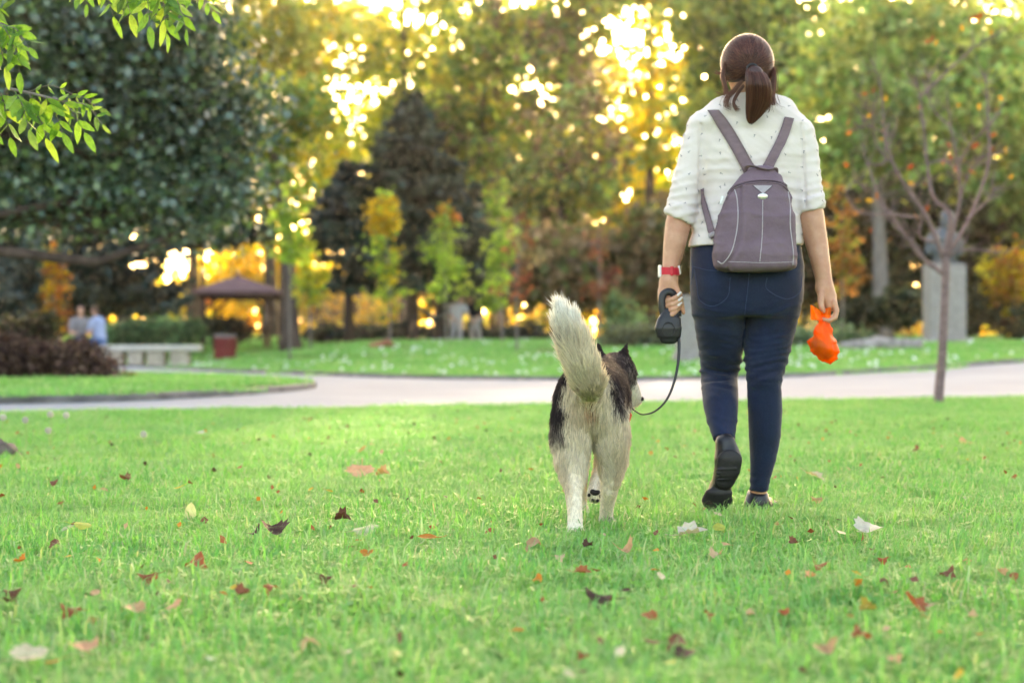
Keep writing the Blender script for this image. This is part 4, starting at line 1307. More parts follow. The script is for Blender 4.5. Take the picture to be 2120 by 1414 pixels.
for a_, n_, sp_ in (([(1535, 170, 6.38), (1520, 188, 6.385), (1507, 203, 6.39), (1503, 217, 6.385), (1510, 222, 6.385)], 60, 3.5), ([(1540, 178, 6.37), (1527, 195, 6.375), (1519, 212, 6.375), (1523, 224, 6.37), (1529, 227, 6.37)], 50, 2.5), ([(1585, 180, 6.34), (1592, 205, 6.35), (1590, 225, 6.36), (1586, 230, 6.36)], 50, 3),
                     ([(1600, 140, 6.44), (1603, 160, 6.43), (1600, 185, 6.42), (1597, 200, 6.42), (1601, 218, 6.42)], 130, 4), ([(1499, 170, 6.42), (1501, 185, 6.41), (1499, 198, 6.41), (1484, 193, 6.41)], 14, 3), ([(1494, 150, 6.44), (1488, 152, 6.43), (1481, 148, 6.43)], 10, 3),
                     ([(1598, 200, 6.42), (1605, 210, 6.42), (1618, 222, 6.42), (1627, 224, 6.42)], 5, 4), ([(1500, 130, 6.42), (1497, 160, 6.41), (1502, 185, 6.405), (1506, 196, 6.40)], 60, 3)):
    P = spline([W(*q) for q in a_], 12)
    j = rng.normal(size=(n_, 1, 3)) * sp_ * 6.4 / F * np.linspace(0.5, 1.2, 12)[None, :, None]
    ws.append(P[None] + j)
ws = np.concatenate(ws)
wd0 = unit(rng.normal(size=(420, 3)) * np.array([1, .5, 1])); wd0 = wd0[wd0[:, 2] > -.25]
fly = []
for t in np.linspace(0, 1, 12):
    fly.append(hc + wd0 * hr * (1.02 + 0.06 * t * (0.4 + hnoise(wd0 * 5, 3, 7)))[:, None] + np.stack([hnoise(wd0 * 4, 2, 8) - .5, hnoise(wd0 * 4, 2, 9) - .5, hnoise(wd0 * 4, 2, 10) - .6], 1) * 0.07 * t)
ws = np.concatenate([ws, np.stack(fly, 1)])
wcol = np.tile((.14, .055, .034), (len(ws), 1))
curves_obj('hair_strands', np.concatenate([st, ps, ws]), np.linspace(0.0007, 0.00035, 12)[None], M_HAIR, hair, np.concatenate([hcol, pcolr, wcol]))
v, f = tube([tie + np.array([0.017 * math.cos(a), -0.004, 0.015 * math.sin(a)]) for a in np.linspace(0, 6.283, 17)], 0.005, 6, False)
add('hair_tie', v, f, M_BLACKP, hair, True)
mb = MB(); mb.tube([W(1496, 138, 6.47), W(1494, 143, 6.52), W(1494, 146, 6.58)], 0.0035, 6)
mb.add('sunglasses_temple', M_BLACKP, person, True)
add('earring', *tube([W(1595, 184, 6.45) + np.array([0, .010 * math.sin(a), .010 * math.cos(a)]) for a in np.linspace(0, 6.283, 15)], 0.0018, 6, False), M_METAL, person, True)

# ---- watch
wc = W(1387, 562, 6.42)
def ring(c, rx, ry, hz, th, n=36, rz_=0.0):
    a = np.linspace(0, 2 * np.pi, n, endpoint=False)
    V = []
    for k, z in ((1, -hz), (1, hz), (1 + th / rx, hz), (1 + th / rx, -hz)):
        V.append(np.stack([c[0] + rx * k * np.cos(a), c[1] + ry * k * np.sin(a), c[2] + z + rz_ * rx * np.cos(a)], 1))
    f = []
    for s in range(4):
        for i in range(n):
            j = (i + 1) % n
            f.append((s * n + i, s * n + j, ((s + 1) % 4) * n + j, ((s + 1) % 4) * n + i))
    return np.concatenate(V), f
watch = add('wristwatch', *ring(wc, 0.0305, 0.0305, 0.0125, 0.0035, rz_=-0.05), M_RED, person, False)
watch['label'] = 'wristwatch with red strap and white case'
S = SDF(); S.chain([wc + [-.035, 0.004, -0.016], wc + [-.035, 0.004, 0.016]], 0.006, 0.020, 0.006, 0.002, p=4)
v, f = S.mesh(0.0025, 1); add('watch_case', v, f, M_WHITEP, watch, True)
S = SDF(); S.chain([wc + [0.030, -0.012, 0.012], wc + [0.034, -0.006, -0.004]], 0.004, 0.006, 0.008, 0.002, p=3)
v, f = S.mesh(0.002, 1); add('buckle', v, f, M_WHITEP, watch, True)
S = SDF(); S.chain([wc + [0.004, -0.0335, -0.0135], wc + [0.004, -0.0335, 0.0135]], 0.006, 0.0035, 0.003, 0.002, p=4)
v, f = S.mesh(0.002, 1); add('strap_loop', v, f, M_RED, watch, True)

# ---- backpack
bag_c = W(1562, 460, 6.32)
pack = empty('backpack', (bag_c[0], bag_c[1], W(1562, 560, 6.32)[2]), 'small mauve grey nylon backpack worn on the woman\'s back', 'backpack')
S = SDF()
rows_b = [(362, 1545, 1606, 6.345, 0.040), (374, 1528, 1618, 6.34, 0.050), (392, 1514, 1629, 6.33, 0.060), (415, 1501, 1637, 6.325, 0.068), (450, 1488, 1643, 6.32, 0.074), (490, 1479, 1647, 6.315, 0.080), (525, 1474, 1650, 6.31, 0.086), (546, 1478, 1649, 6.31, 0.084)]
rowchain(S, rows_b, 0.02, 2.9, rz=0.028)
KV, KF = S.mesh(0.005, 2)
N = normals(KV, KF)
prow = 707 + (CAM_H - KV[:, 2]) * F / KV[:, 1]; pcol = 1060 + KV[:, 0] * F / KV[:, 1]
fold = np.interp(prow, [390, 450, 486, 520, 545], [1533, 1533, 1531, 1523, 1508])
dsp = (1 - np.abs(2 * hnoise(KV * np.array([.7, .7, 1.6]), 13, 23) - 1)) ** 4 * 0.004 + (hnoise(KV, 13, 21) - .5) * 0.010 + (hnoise(KV, 32, 22) - .5) * 0.003 - 0.006 * np.exp(-((pcol - fold) / 3.5) ** 2) * (prow > 385) * (N[:, 1] < -.2) + 0.006 * np.exp(-((pcol - fold - 10) / 8) ** 2) * (prow > 385) * (N[:, 1] < -.2)
KV = KV + N * dsp[:, None]
kbody = add('bag_body', KV, KF, M_NYLON, pack, True)
bk = bvh_of(KV, KF)
for pl, r, mt, nm in (([(1521, 393), (1526, 412), (1528, 449), (1524, 486), (1514, 522), (1497, 545), (1486, 541)], 0.0019, M_PIPE, 'piping'), ([(1631, 394), (1636, 430), (1636, 467), (1642, 522), (1641, 550)], 0.0019, M_PIPE, 'piping'),
                      ([(1579, 415), (1578, 486), (1573, 542)], 0.0014, M_PIPE, 'centre_seam'), ([(1508, 542), (1572, 544), (1639, 543)], 0.0010, M_PIPE, 'bottom_seam'),
                      ([(1503, 408), (1517, 388), (1543, 377), (1580, 373), (1616, 377), (1633, 390), (1641, 408)], 0.0032, M_NYLON, 'zipper_cover'), ([(1504, 413), (1518, 393), (1544, 382), (1580, 378), (1615, 382), (1631, 395), (1640, 413)], 0.0032, M_NYLON, 'zipper_cover'),
                      ([(1504, 410), (1518, 390), (1544, 379.5), (1580, 375.5), (1615, 379.5), (1631, 392), (1640, 410)], 0.0016, M_SEAM, 'zipper'), ([(1558, 384), (1570, 394), (1580, 402)], 0.001, M_SEAM, 'seam'), ([(1600, 384), (1590, 394), (1581, 402)], 0.001, M_SEAM, 'seam')):
    stitch(pl, pack, mt, bk, r, 60, 0.0003, nm, 7)
def patch(poly, bvh, off, n=8):
    """small cloth patch lying on a surface, from a triangle or ellipse of pixels"""
    poly = np.array(poly, float); c = poly.mean(0)
    V, Fp = [hit(bvh, c[0], c[1], off)], []
    m = len(poly)
    for k in range(1, n + 1):
        for q in poly:
            p = c + (q - c) * k / n
            h_ = hit(bvh, p[0], p[1], off)
            V.append(h_ if h_ is not None else V[-1])
    for i in range(m):
        Fp.append((0, 1 + i, 1 + (i + 1) % m))
        for k in range(n - 1):
            a = 1 + k * m + i; b = 1 + k * m + (i + 1) % m
            Fp.append((a, a + m, b + m, b))
    return np.array(V), Fp
tri = []
for a_, b_ in (((1559, 384.5), (1599, 384.5)), ((1599, 384.5), (1580, 402)), ((1580, 402), (1559, 384.5))):
    for k_ in range(6):
        tri.append((a_[0] + (b_[0] - a_[0]) * k_ / 6, a_[1] + (b_[1] - a_[1]) * k_ / 6))
add('reflective_panel', *patch(tri, bk, 0.0012, 4), M_PALE, pack, True)
S = SDF(); hb = hit(bk, 1579, 407, 0.001); S.chain([hb, hb + 1e-4], [0.0185] * 2, [0.004] * 2, [0.0112] * 2, 0.001); v, f = S.mesh(0.0022, 1)
add('badge', v, f, M_METAL, pack, True)
def ribbon(rows, bvh, off, thick=0.003, n=26, m=4, extra=None):
    """strap lying on a surface; rows: (left px, left py, right px, right py)"""
    L = spline([(r[0], r[1]) for r in rows], n); R = spline([(r[2], r[3]) for r in rows], n)
    G, keep = [], []
    for i in range(n):
        row = [hit(bvh, *(L[i] + (R[i] - L[i]) * j / m), off) for j in range(m + 1)]
        if any(r is None for r in row):
            continue
        G.append(row)
    G = np.array(G); n = len(G)
    if extra is not None:
        G = extra(G)
    for _ in range(2):
        G[1:-1] = (G[:-2] + 2 * G[1:-1] + G[2:]) / 4
    nr = unit(np.cross(np.gradient(G, axis=0), np.gradient(G, axis=1)))
    nr *= np.where(nr[..., 1:2] > 0, -1, 1)
    top = G + nr * thick
    V = np.concatenate([G.reshape(-1, 3), top.reshape(-1, 3)]); k = n * (m + 1)
    f = []
    for i in range(n - 1):
        for j in range(m):
            a = i * (m + 1) + j
            f += [(a, a + 1, a + m + 2, a + m + 1), (a + k, a + m + 1 + k, a + m + 2 + k, a + 1 + k)]
        for j in (0, m):
            a = i * (m + 1) + j
            f.append((a, a + m + 1, a + m + 1 + k, a + k))
    return V, f
add('shoulder_strap', *ribbon([(1466, 231, 1489, 229), (1484, 259, 1508, 252), (1510, 302, 1533, 292), (1536, 350, 1560, 342), (1541, 360, 1566, 354)], bb, 0.004, 0.004), M_WEB, pack, True)
add('shoulder_strap', *ribbon([(1624, 243, 1642, 247), (1609, 284, 1628, 290), (1592, 318, 1610, 326), (1577, 346, 1597, 354), (1572, 358, 1592, 364)], bb, 0.004, 0.004), M_WEB, pack, True)
add('side_strap', *ribbon([(1449, 392, 1456, 390), (1454, 420, 1464, 418), (1462, 455, 1473, 450), (1469, 485, 1481, 480), (1474, 497, 1486, 492)], bb, 0.006, 0.004), M_WEB, pack, True)
S = SDF(); h0 = W(1474, 486, 6.345); S.chain([h0 + [-.009, 0, -.004], h0 + [.009, 0, .004]], 0.004, 0.004, 0.008, 0.001, p=4); v, f = S.mesh(0.002, 1)
add('strap_slider', v, f, M_PALE, pack, True)
S = SDF(); h0 = W(1494, 416, 6.30); S.chain([h0 + [-.003, 0, -.010], h0 + [.004, 0, .012]], 0.005, 0.003, 0.004, 0.001, p=4); v, f = S.mesh(0.002, 1)
add('zipper_pull', v, f, M_WHITEP, pack, True)
hp = spline([W(1543, 356, 6.33), W(1545, 346, 6.315), W(1558, 344, 6.30), W(1575, 349, 6.295), W(1592, 352, 6.30), W(1605, 349, 6.315), W(1607, 358, 6.33)], 24)
add('carry_handle', *tube(hp, 0.0085, 8, True, (1.0, 0.35)), M_WEB, pack, True)

# ---- retractable leash
lead = empty('retractable_leash', W(1384, 711, 6.34), 'black retractable dog leash held in the woman\'s fist', 'dog leash')
S = SDF()
rowchain(S, [(646, 1372, 1406, 6.37, 0.016), (662, 1361, 1410, 6.365, 0.020), (680, 1355, 1412, 6.36, 0.022), (694, 1359, 1410, 6.36, 0.020), (703, 1366, 1403, 6.36, 0.016)], 0.01, 2.6, rz=0.016)
v, f = S.mesh(0.003, 2); lcase = add('housing', v, f, M_BLACKP, lead, True)
hp = spline([W(1374, 655, 6.37), W(1370, 628, 6.372), W(1373, 610, 6.375), W(1384, 604, 6.378), (W(1394, 609, 6.382)), W(1400, 628, 6.385), W(1404, 655, 6.375)], 30)
add('handle', *tube(hp, 0.0105, 10, True, (0.8, 1.25)), M_BLACKP, lead, True)
v, f = tube([W(1384 + 13 * math.cos(a), 682 + 15 * math.sin(a), 6.337) for a in np.linspace(0, 6.283, 25)], 0.0016, 6, False)
add('side_disc_rim', v, f, M_BLACKP, lcase, True)
lp = spline([W(1404, 690, 6.36), W(1406, 715, 6.35), W(1404, 750, 6.34), (W(1396, 790, 6.33)), W(1381, 826, 6.32), W(1358, 850, 6.31), W(1332, 858, 6.31), W(1314, 850, 6.33), W(1303, 838, 6.36), W(1293, 826, 6.40), W(1286, 818, 6.43)], 90)
tgl = unit(np.gradient(lp, axis=0))
tw = np.linspace(0, 1, 90)
sd_ = unit(np.cross(tgl, np.array([0.25, 1.0, 0.2])))
wd = np.interp(tw, [0, .25, .6, 1], [0.0062, 0.0048, 0.0024, 0.0022])[:, None]
nn = unit(np.cross(sd_, tgl)) * 0.0007
V = np.concatenate([lp - sd_ * wd + nn, lp + sd_ * wd + nn, lp + sd_ * wd - nn, lp - sd_ * wd - nn])
f = []
for i in range(89):
    for s_ in range(4):
        a, b = s_ * 90 + i, ((s_ + 1) % 4) * 90 + i
        f.append((a, a + 1, b + 1, b))
add('ribbon', V, f, M_BLACKP, lead, True)

# ---- orange bag
def bag_mat():
    g = NG('thin_orange_plastic')
    p = g.pos((1, 1, 0.35))
    n1 = g.noise(60, 4, p)
    c = g.mix(g.ramp(n1, 0.3, 0.7), (0.90, 0.12, 0.008), (0.98, 0.22, 0.012))
    s = g.bsdf(c, 0.38, 0.4, g.bump(n1, 0.9, 0.006))
    s = g.translucent(s, (1.0, 0.22, 0.01), 0.45)
    t = g.n('ShaderNodeBsdfTransparent'); t.inputs[0].default_value = (1.0, 0.28, 0.04, 1)
    mx = g.n('ShaderNodeMixShader'); mx.inputs[0].default_value = 0.22
    g.l(s, mx.inputs[1]); g.l(t.outputs[0], mx.inputs[2])
    return g.done(mx.outputs[0])
M_BAG = bag_mat()
wb = empty('waste_bag', W(1712, 748, 6.37), 'knotted bright orange plastic waste bag in the woman\'s hand', 'plastic bag')
S = SDF()
pxchain(S, [(1703, 660, 6.365, 8), (1704, 672, 6.365, 11), (1704, 690, 6.365, 19), (1706, 710, 6.365, 26), (1712, 726, 6.365, 25), (1719, 738, 6.365, 15), (1721, 743, 6.365, 9)], 0.01, None, 0.8)
S.chain([W(1683, 712, 6.365), W(1690, 724, 6.365)], 0.012, 0.012, None, 0.02)
v, f = S.mesh(0.005, 1); N = normals(v, f)
zz = (v[:, 2] - v[:, 2].min()) / np.ptp(v[:, 2]); an = np.arctan2(v[:, 1] - 6.365, v[:, 0] - W(1706, 0, 6.365)[0])
v = v + N * ((0.0035 * np.sin(an * 9 + 4 * hnoise(v, 20, 3)) * ss(.4, .95, zz)) + (hnoise(v, 45, 8) - .5) * 0.012 + (1 - np.abs(2 * hnoise(v, 34, 9) - 1)) ** 3 * 0.007 - 0.003)[:, None]
add('bag_pouch', v, f, M_BAG, wb, False)
def sheet(c, n, m, fn):
    V = [fn(i / n, j / m) for i in range(n + 1) for j in range(m + 1)]
    f = [(i * (m + 1) + j, i * (m + 1) + j + 1, (i + 1) * (m + 1) + j + 1, (i + 1) * (m + 1) + j) for i in range(n) for j in range(m)]
    return np.array(V), f
def flap(u, t):
    # the loose top of the bag, folded over to the left of the knot
    cx = 1703 + (-1) * 31 * u + 5 * t
    top = 648 - 17 * u ** 0.7; bot = 664 - 2 * u - 0 * u
    y = top + (bot - top) * t
    p = W(cx + (1 - t) * 6 * u + 3 * math.sin(u * 9) * t, y, 6.352 + 0.014 * math.sin(u * 5 + t * 3) + 0.02 * t * u)
    return p
add('bag_top', *sheet(None, 14, 8, flap), M_BAG, wb, True)
def flap2(u, t):
    return W(1700 + 20 * u, 640 + 26 * t - 4 * u, 6.36 + 0.010 * math.sin(u * 6 + t * 2))
add('bag_top', *sheet(None, 8, 6, flap2), M_BAG, wb, True)
S = SDF(); S.ball(W(1697, 717, 6.363), (0.026, 0.02, 0.022), 0.01); S.ball(W(1711, 733, 6.363), (0.022, 0.02, 0.017), 0.01); S.ball(W(1688, 706, 6.363), (0.013, 0.014, 0.015), 0.01)
v, f = S.mesh(0.004, 1); add('contents', v, f, plain('dark_brown_contents', (0.05, 0.018, 0.01), 0.8, .2), wb, True)

# ================================================================== the husky
dog = empty('dog', (0.26, 6.0, 0), 'cream and black husky on a leash walking beside the woman', 'dog')
S = SDF()
sp = np.array([(0.236, 5.80, 0.415), (0.250, 5.92, 0.412), (0.268, 6.08, 0.405), (0.288, 6.25, 0.400), (0.298, 6.34, 0.405)])
S.chain(sp, [0.098, 0.104, 0.100, 0.108, 0.095], [0.09] * 5, [0.110, 0.112, 0.112, 0.130, 0.120], 0.04)
S.chain([(0.300, 6.33, 0.43), (0.335, 6.44, 0.475), (0.358, 6.50, 0.505)], [0.086, 0.066, 0.056], [0.09, .07, .06], [0.092, 0.070, 0.056], 0.035)
hd = W(1281, 775, 6.52)
S.ball(hd, (0.060, 0.070, 0.058), 0.03)
nose = W(1323, 828, 6.57)
S.chain([hd + [0.012, 0.02, -0.02], hd * .45 + nose * .55, nose + [-.008, 0, 0.004]], [0.046, 0.031, 0.019], [0.046, .032, .02], [0.042, 0.030, 0.019], 0.025)
S.chain([hd + [0.02, 0.015, -0.045], nose + [-0.030, -0.005, -0.016]], [0.026, 0.014], None, None, 0.015)          # lower jaw
S.chain([W(1284, 757, 6.50), W(1291, 735, 6.50), W(1299, 711, 6.50)], [0.032, 0.021, 0.004], [0.013, 0.010, 0.004], [0.018, 0.014, .004], 0.008)
S.chain([W(1247, 757, 6.52), W(1241, 733, 6.52), W(1238, 711, 6.52)], [0.026, 0.019, 0.005], [0.012, 0.010, 0.005], [0.014, .012, .005], 0.008)
for side, P in ((-1, [(1186, 862, 5.80, 0.062, .082), (1183, 905, 5.80, 0.062, .085), (1182, 945, 5.785, 0.049, .074), (1183, 968, 5.765, 0.041, .060), (1184, 990, 5.74, 0.033, .045), (1187, 1016, 5.705, 0.0255, .031), (1190, 1060, 5.672, 0.022, .023), (1191, 1095, 5.652, 0.022, .022)]),
                (1, [(1255, 862, 5.82, 0.060, .082), (1263, 905, 5.84, 0.056, .085), (1267, 945, 5.865, 0.045, .078), (1266, 968, 5.872, 0.039, .070), (1265, 990, 5.87, 0.032, .056), (1262, 1012, 5.865, 0.027, .036), (1257, 1045, 5.90, 0.0215, .022), (1254, 1073, 5.94, 0.020, .021)])):
    S.chain([W(a, b, c) for a, b, c, d, e in P], [q[3] for q in P], [q[4] for q in P], [(q[3] + q[4]) / 2 for q in P], 0.014)
S.chain([W(1191, 1098, 5.645), (W(1191, 0, 5.67)[0], 5.67, 0.018), (W(1191, 0, 5.70)[0], 5.70, 0.016)], [0.024, 0.027, 0.022], [.022, .024, .02], [0.022, 0.018, 0.014], 0.01)
S.chain([W(1255, 1078, 5.94), (W(1258, 0, 5.98)[0], 5.98, 0.018), (W(1260, 0, 6.01)[0], 6.01, 0.016)], [0.022, 0.026, 0.022], [.022, .024, .02], [0.022, 0.018, 0.014], 0.01)
# front legs: left planted, right lifted with the pads showing
S.chain([(0.245, 6.27, 0.33), (0.236, 6.26, 0.22), (0.232, 6.25, 0.12), (0.234, 6.25, 0.045), (0.240, 6.28, 0.022)], [0.042, 0.027, 0.020, 0.019, 0.026], None, [0.05, 0.03, 0.025, 0.022, 0.02], 0.025)
S.chain([(0.330, 6.28, 0.33), (0.322, 6.27, 0.23), (0.302, 6.29, 0.165), (0.288, 6.235, 0.125), (0.277, 6.19, 0.088)], [0.045, 0.032, 0.024, 0.023, 0.027], None, None, 0.025)
# tail
tl = [W(1221, 822, 5.75), W(1218, 795, 5.68), W(1206, 760, 5.655), W(1190, 715, 5.655), W(1175, 675, 5.67), W(1166, 648, 5.685)]
tr = [0.034, 0.037, 0.036, 0.035, 0.027, 0.010]
S.chain(tl, tr, None, None, 0.025)
DV, DF = S.mesh(0.006, 2)
DN = normals(DV, DF)

tailP = spline(tl, 30)
def dog_regions(P):
    d = np.min(np.linalg.norm(P[:, None, :] - tailP[None, 3:], axis=2), axis=1)
    tail = 1 - ss(0.038, 0.055, d)
    tail = np.where(P[:, 1] < 5.79, tail, 0) * (P[:, 2] > 0.415)
    head = ss(6.40, 6.46, P[:, 1]) * ss(0.36, 0.40, P[:, 2])
    leg = 1 - ss(0.13, 0.38, P[:, 2])
    return tail, head, leg
def dog_colour(P, N):
    n1 = hnoise(P, 26, 31); n2 = hnoise(P, 70, 32); n3 = hnoise(P, 12, 33)
    tail, head, leg = dog_regions(P)
    cream = np.array((.80, .69, .53)); white = np.array((.86, .79, .69)); tan = np.array((.50, .36, .22)); dark = np.array((.030, .019, .020)); grey = np.array((.23, .175, .15))
    mix = lambda a, b, t: a * (1 - t[:, None]) + b * t[:, None]
    xc = np.interp(P[:, 1], sp[:, 1], sp[:, 0])
    lat = (P[:, 0] - xc)
    s_ = (P[:, 1] - 5.72) / 0.6
    C = np.tile(cream, (len(P), 1))
    C = mix(C, tan, 0.5 * ss(.5, .75, n3) * (N[:, 1] < .3))
    # dark saddle on back and flanks, cream breeches behind
    side = ss(0.055, 0.095, np.abs(lat) + 0.03 * (n1 - .5))
    hgt = P[:, 2] + 0.05 * (n1 - .5)
    fl = ss(0.02, 0.16, s_ + 0.12 * (n1 - .5) + 0.10 * side)
    lower = np.where(lat < 0, 0.29, 0.36)
    dk = fl * ss(lower, lower + 0.10, hgt)
    dk = np.maximum(dk, side * ss(0.385, 0.43, hgt) * (P[:, 1] < 5.9) * 0.95)
    dk = np.maximum(dk, ss(0.47, 0.50, hgt) * fl)
    lowe = np.where(lat < 0, 0.27, 0.35)
    dk = np.maximum(dk, ss(0.062, 0.092, np.abs(lat) + 0.025 * (n1 - .5)) * ss(lowe, lowe + 0.09, hgt) * np.where(lat < 0, 1.0, 0.8))
    C = mix(C, grey, ss(0.15, 0.6, dk + 0.25 * (n2 - .5)))
    C = mix(C, dark, ss(0.45, 0.9, dk + 0.55 * (n2 - .5) + 0.5 * (n1 - .55)))
    # legs
    out_ = ss(0.0, 0.5, N[:, 0] * np.sign(lat))
    lc = mix(np.tile(cream * .5 + white * .5, (len(P), 1)), tan, 0.55 * out_ * ss(0.04, 0.16, P[:, 2] + 0.06 * (n1 - .5)))
    lc = mix(lc, white, 0.7 * (1 - ss(0.0, 0.10, P[:, 2])))
    C = mix(C, lc, leg)
    # dark spots: hock, heel pads, right pastern
    for c_, r_, a_ in ((W(1190, 1052, 5.60), 0.012, .7), (W(1190, 1108, 5.60), 0.020, .9), (W(1258, 1078, 5.92), 0.020, .8)):
        C = mix(C, dark, a_ * (1 - ss(r_ * .5, r_ * 1.2, np.linalg.norm(P - c_, axis=1))))
    # under the tail
    for c_, r_ in ((W(1222, 849, 5.70), 0.022),):
        dd = np.linalg.norm((P - c_) * np.array([1, .5, 1]), axis=1)
        C = mix(C, np.array((.52, .28, .17)), 0.8 * (1 - ss(r_ * .5, r_ * 1.3, dd)) * (tail < .5))
        C = mix(C, np.array((.06, .022, .018)), 0.95 * (1 - ss(0.006, 0.011, dd)) * (tail < .5))
    # tail
    tc_ = mix(np.tile((.84, .74, .57), (len(P), 1)), np.array((.90, .86, .77)), ss(0.56, 0.66, P[:, 2]))
    tc_ = mix(tc_, np.array((.30, .22, .17)), 0.35 * np.exp(-((P[:, 2] - 0.585) / 0.03) ** 2) * ss(.35, .7, n2))
    tc_ = mix(tc_, np.array((.55, .44, .22)), 0.5 * (1 - ss(0.42, 0.47, P[:, 2])))
    C = mix(C, tc_, tail)
    # head: dark crown and ears, pale cheek streaks, white muzzle
    along = ((P - hd) @ unit(nose - hd))
    hc_ = mix(np.tile(dark * 1.3, (len(P), 1)), np.array((.42, .33, .29)), 0.55 * ss(.52, .72, n2) * (P[:, 2] < 0.535))
    hc_ = mix(hc_, white, ss(0.035, 0.07, along - 0.25 * (P[:, 2] - 0.44)) )
    hc_ = mix(hc_, dark, ss(0.565, 0.575, P[:, 2]) * 0.8)
    C = mix(C, hc_, head)
    return np.clip(C, 0, 1)
def fur_mat():
    g = NG('husky_fur')
    a = g.n('ShaderNodeAttribute', attribute_name='Col')
    s = g.bsdf(a.outputs['Color'], 0.6, 0.25)
    return g.done(g.translucent(s, a.outputs['Color'], 0.35))
M_FUR = fur_mat()
dbody = add('body', DV, DF, colmat('husky_undercoat', 0.85, 0.1, 0.3, 160, .004), dog, True, dog_colour(DV, DN))
nf = 150000
RP, RT = sample_surface(DV, DF, nf)
RN = unit(DN[RT].mean(1))
tail, head, leg = dog_regions(RP)
C = dog_colour(RP + rng.normal(size=RP.shape) * 0.009, RN)
ax = unit(np.array([0.07, 0.6, 0.0]))
flow = np.tile(-ax * 0.8 + np.array([0, 0, -0.6]), (nf, 1))
rear = np.clip(-RN[:, 1], 0, 1)[:, None]
flow = flow * (1 - rear) + np.array([0, -0.15, -1.0]) * rear
ti = np.argmin(np.linalg.norm(RP[:, None, :] - tailP[None], axis=2), axis=1)
tdir = unit(np.gradient(tailP, axis=0))[ti]
flow = flow * (1 - tail[:, None]) + tdir * tail[:, None]
flow = flow * (1 - leg[:, None]) + np.array([0, 0, -1.0]) * leg[:, None]
flow += (np.stack([hnoise(RP, 30, 41), hnoise(RP, 30, 42), hnoise(RP, 30, 43)], 1) - .5) * 0.9
flow = unit(flow - RN * (flow * RN).sum(1)[:, None])
ln = 0.021 * (1 - tail) + 0.042 * tail
ln = ln * (1 - leg) + (0.006 + 0.016 * ss(0.12, 0.26, RP[:, 2])) * leg
ln = ln * (1 - head) + np.where((RP[:, 0] > hd[0] + 0.02) & (RP[:, 2] < 0.49), 0.006, 0.012) * head
ln = np.where((head > .5) & (RP[:, 2] > 0.55), 0.005, ln)
ln = ln * (0.6 + 0.8 * rng.random(nf))
lift = 0.32 * (1 - tail) + 0.62 * tail
lift = lift * (1 - .4 * leg)
d = unit(flow + RN * lift[:, None] + rng.normal(size=(nf, 3)) * 0.16)
k5 = np.linspace(0, 1, 5)
pts = np.stack([RP + d * (ln * t)[:, None] + (flow - RN * .25) * (ln * 0.35 * t * t)[:, None] + np.array([0, 0, -1.0]) * (ln * 0.12 * t * t * (1 - tail))[:, None] for t in k5], 1)
from mathutils.kdtree import KDTree
gi_ = rng.choice(nf, 9000, replace=False)
kd = KDTree(len(gi_))
for a_, b_ in enumerate(gi_):
    kd.insert(Vector(RP[b_]), a_)
kd.balance()
near = gi_[np.array([kd.find(Vector(q_))[1] for q_ in RP])]
off_ = (pts[near, -1] - RP[near]) * (ln / np.maximum(ln[near], 1e-4))[:, None] * 0.32 + (RP[near] - RP) * 0.32 - (pts[:, -1] - RP) * 0.32
for i_, t in enumerate(k5):
    pts[:, i_] += off_ * (t ** 1.5) * 1.25
pts[..., 2] = np.maximum(pts[..., 2], 0.004)
C = C * (0.75 + 0.5 * rng.random((nf, 1)))
rad = np.array([0.0009, 0.0009, 0.0008, 0.0006, 0.0002])[None]
curves_obj('fur', pts, rad, M_FUR, dbody, np.clip(C, 0, 1))
M_PAD = plain('black_paw_pad', (0.018, 0.012, 0.012), 0.6, 0.4, 0.3, 60, 0.4, 0.002, 200)
def blobpart(name, prims, mat, parent, res=0.003):
    S = SDF()
    for c_, r_ in prims:
        S.ball(c_, r_, 0.004)
    v, f = S.mesh(res, 1)
    return add(name, v, f, mat, parent, True)
pw = np.array((0.277, 6.165, 0.092))
blobpart('paw_pad', [(pw + [-.008, 0, 0.008], (0.010, .008, .009)), (pw + [.008, 0, 0.006], (0.010, .008, .008)), (pw + [0, 0, 0.002], (0.012, .008, .008))], M_PAD, dog)
for dx, dz in ((-.020, -.004), (-.007, -.022), (.008, -.022), (.019, -.008)):
    blobpart('toe_pad', [(pw + [dx, 0.004, dz], (0.006, .006, .007))], M_PAD, dog, 0.0025)
blobpart('heel_pad', [(W(1191, 1108, 5.618), (0.012, .006, .008)), (W(1185, 1104, 5.618), (0.006, .005, .008))], M_PAD, dog)
blobpart('nose', [(nose + [0.010, -0.004, 0.004], (0.008, .012, .009))], M_PAD, dog)
blobpart('eye', [(hd + [0.052, 0.012, -0.008], (0.008, .008, .008))], M_BLACKP, dog)
cpts = [np.array((0.322, 6.40, 0.455)) + np.array((0.082 * math.cos(a), 0.05 * math.sin(a), 0.078 * math.sin(a) - 0.02 * math.cos(a))) for a in np.linspace(0, 6.283, 33)]
add('collar', *tube(cpts, 0.009, 8, False, (0.4, 1.1)), M_RED, dog, True)
S = SDF(); S.chain([W(1297, 846, 6.30), W(1301, 860, 6.29), W(1300, 869, 6.29)], [0.006, 0.013, 0.010], [0.004, .005, .004], [0.006, .012, .010], 0.004)
v, f = S.mesh(0.0025, 1); add('collar_tag', v, f, plain('orange_red_plastic', (0.72, 0.05, 0.02), 0.4, .4, .05, 40, 0), dog, True)
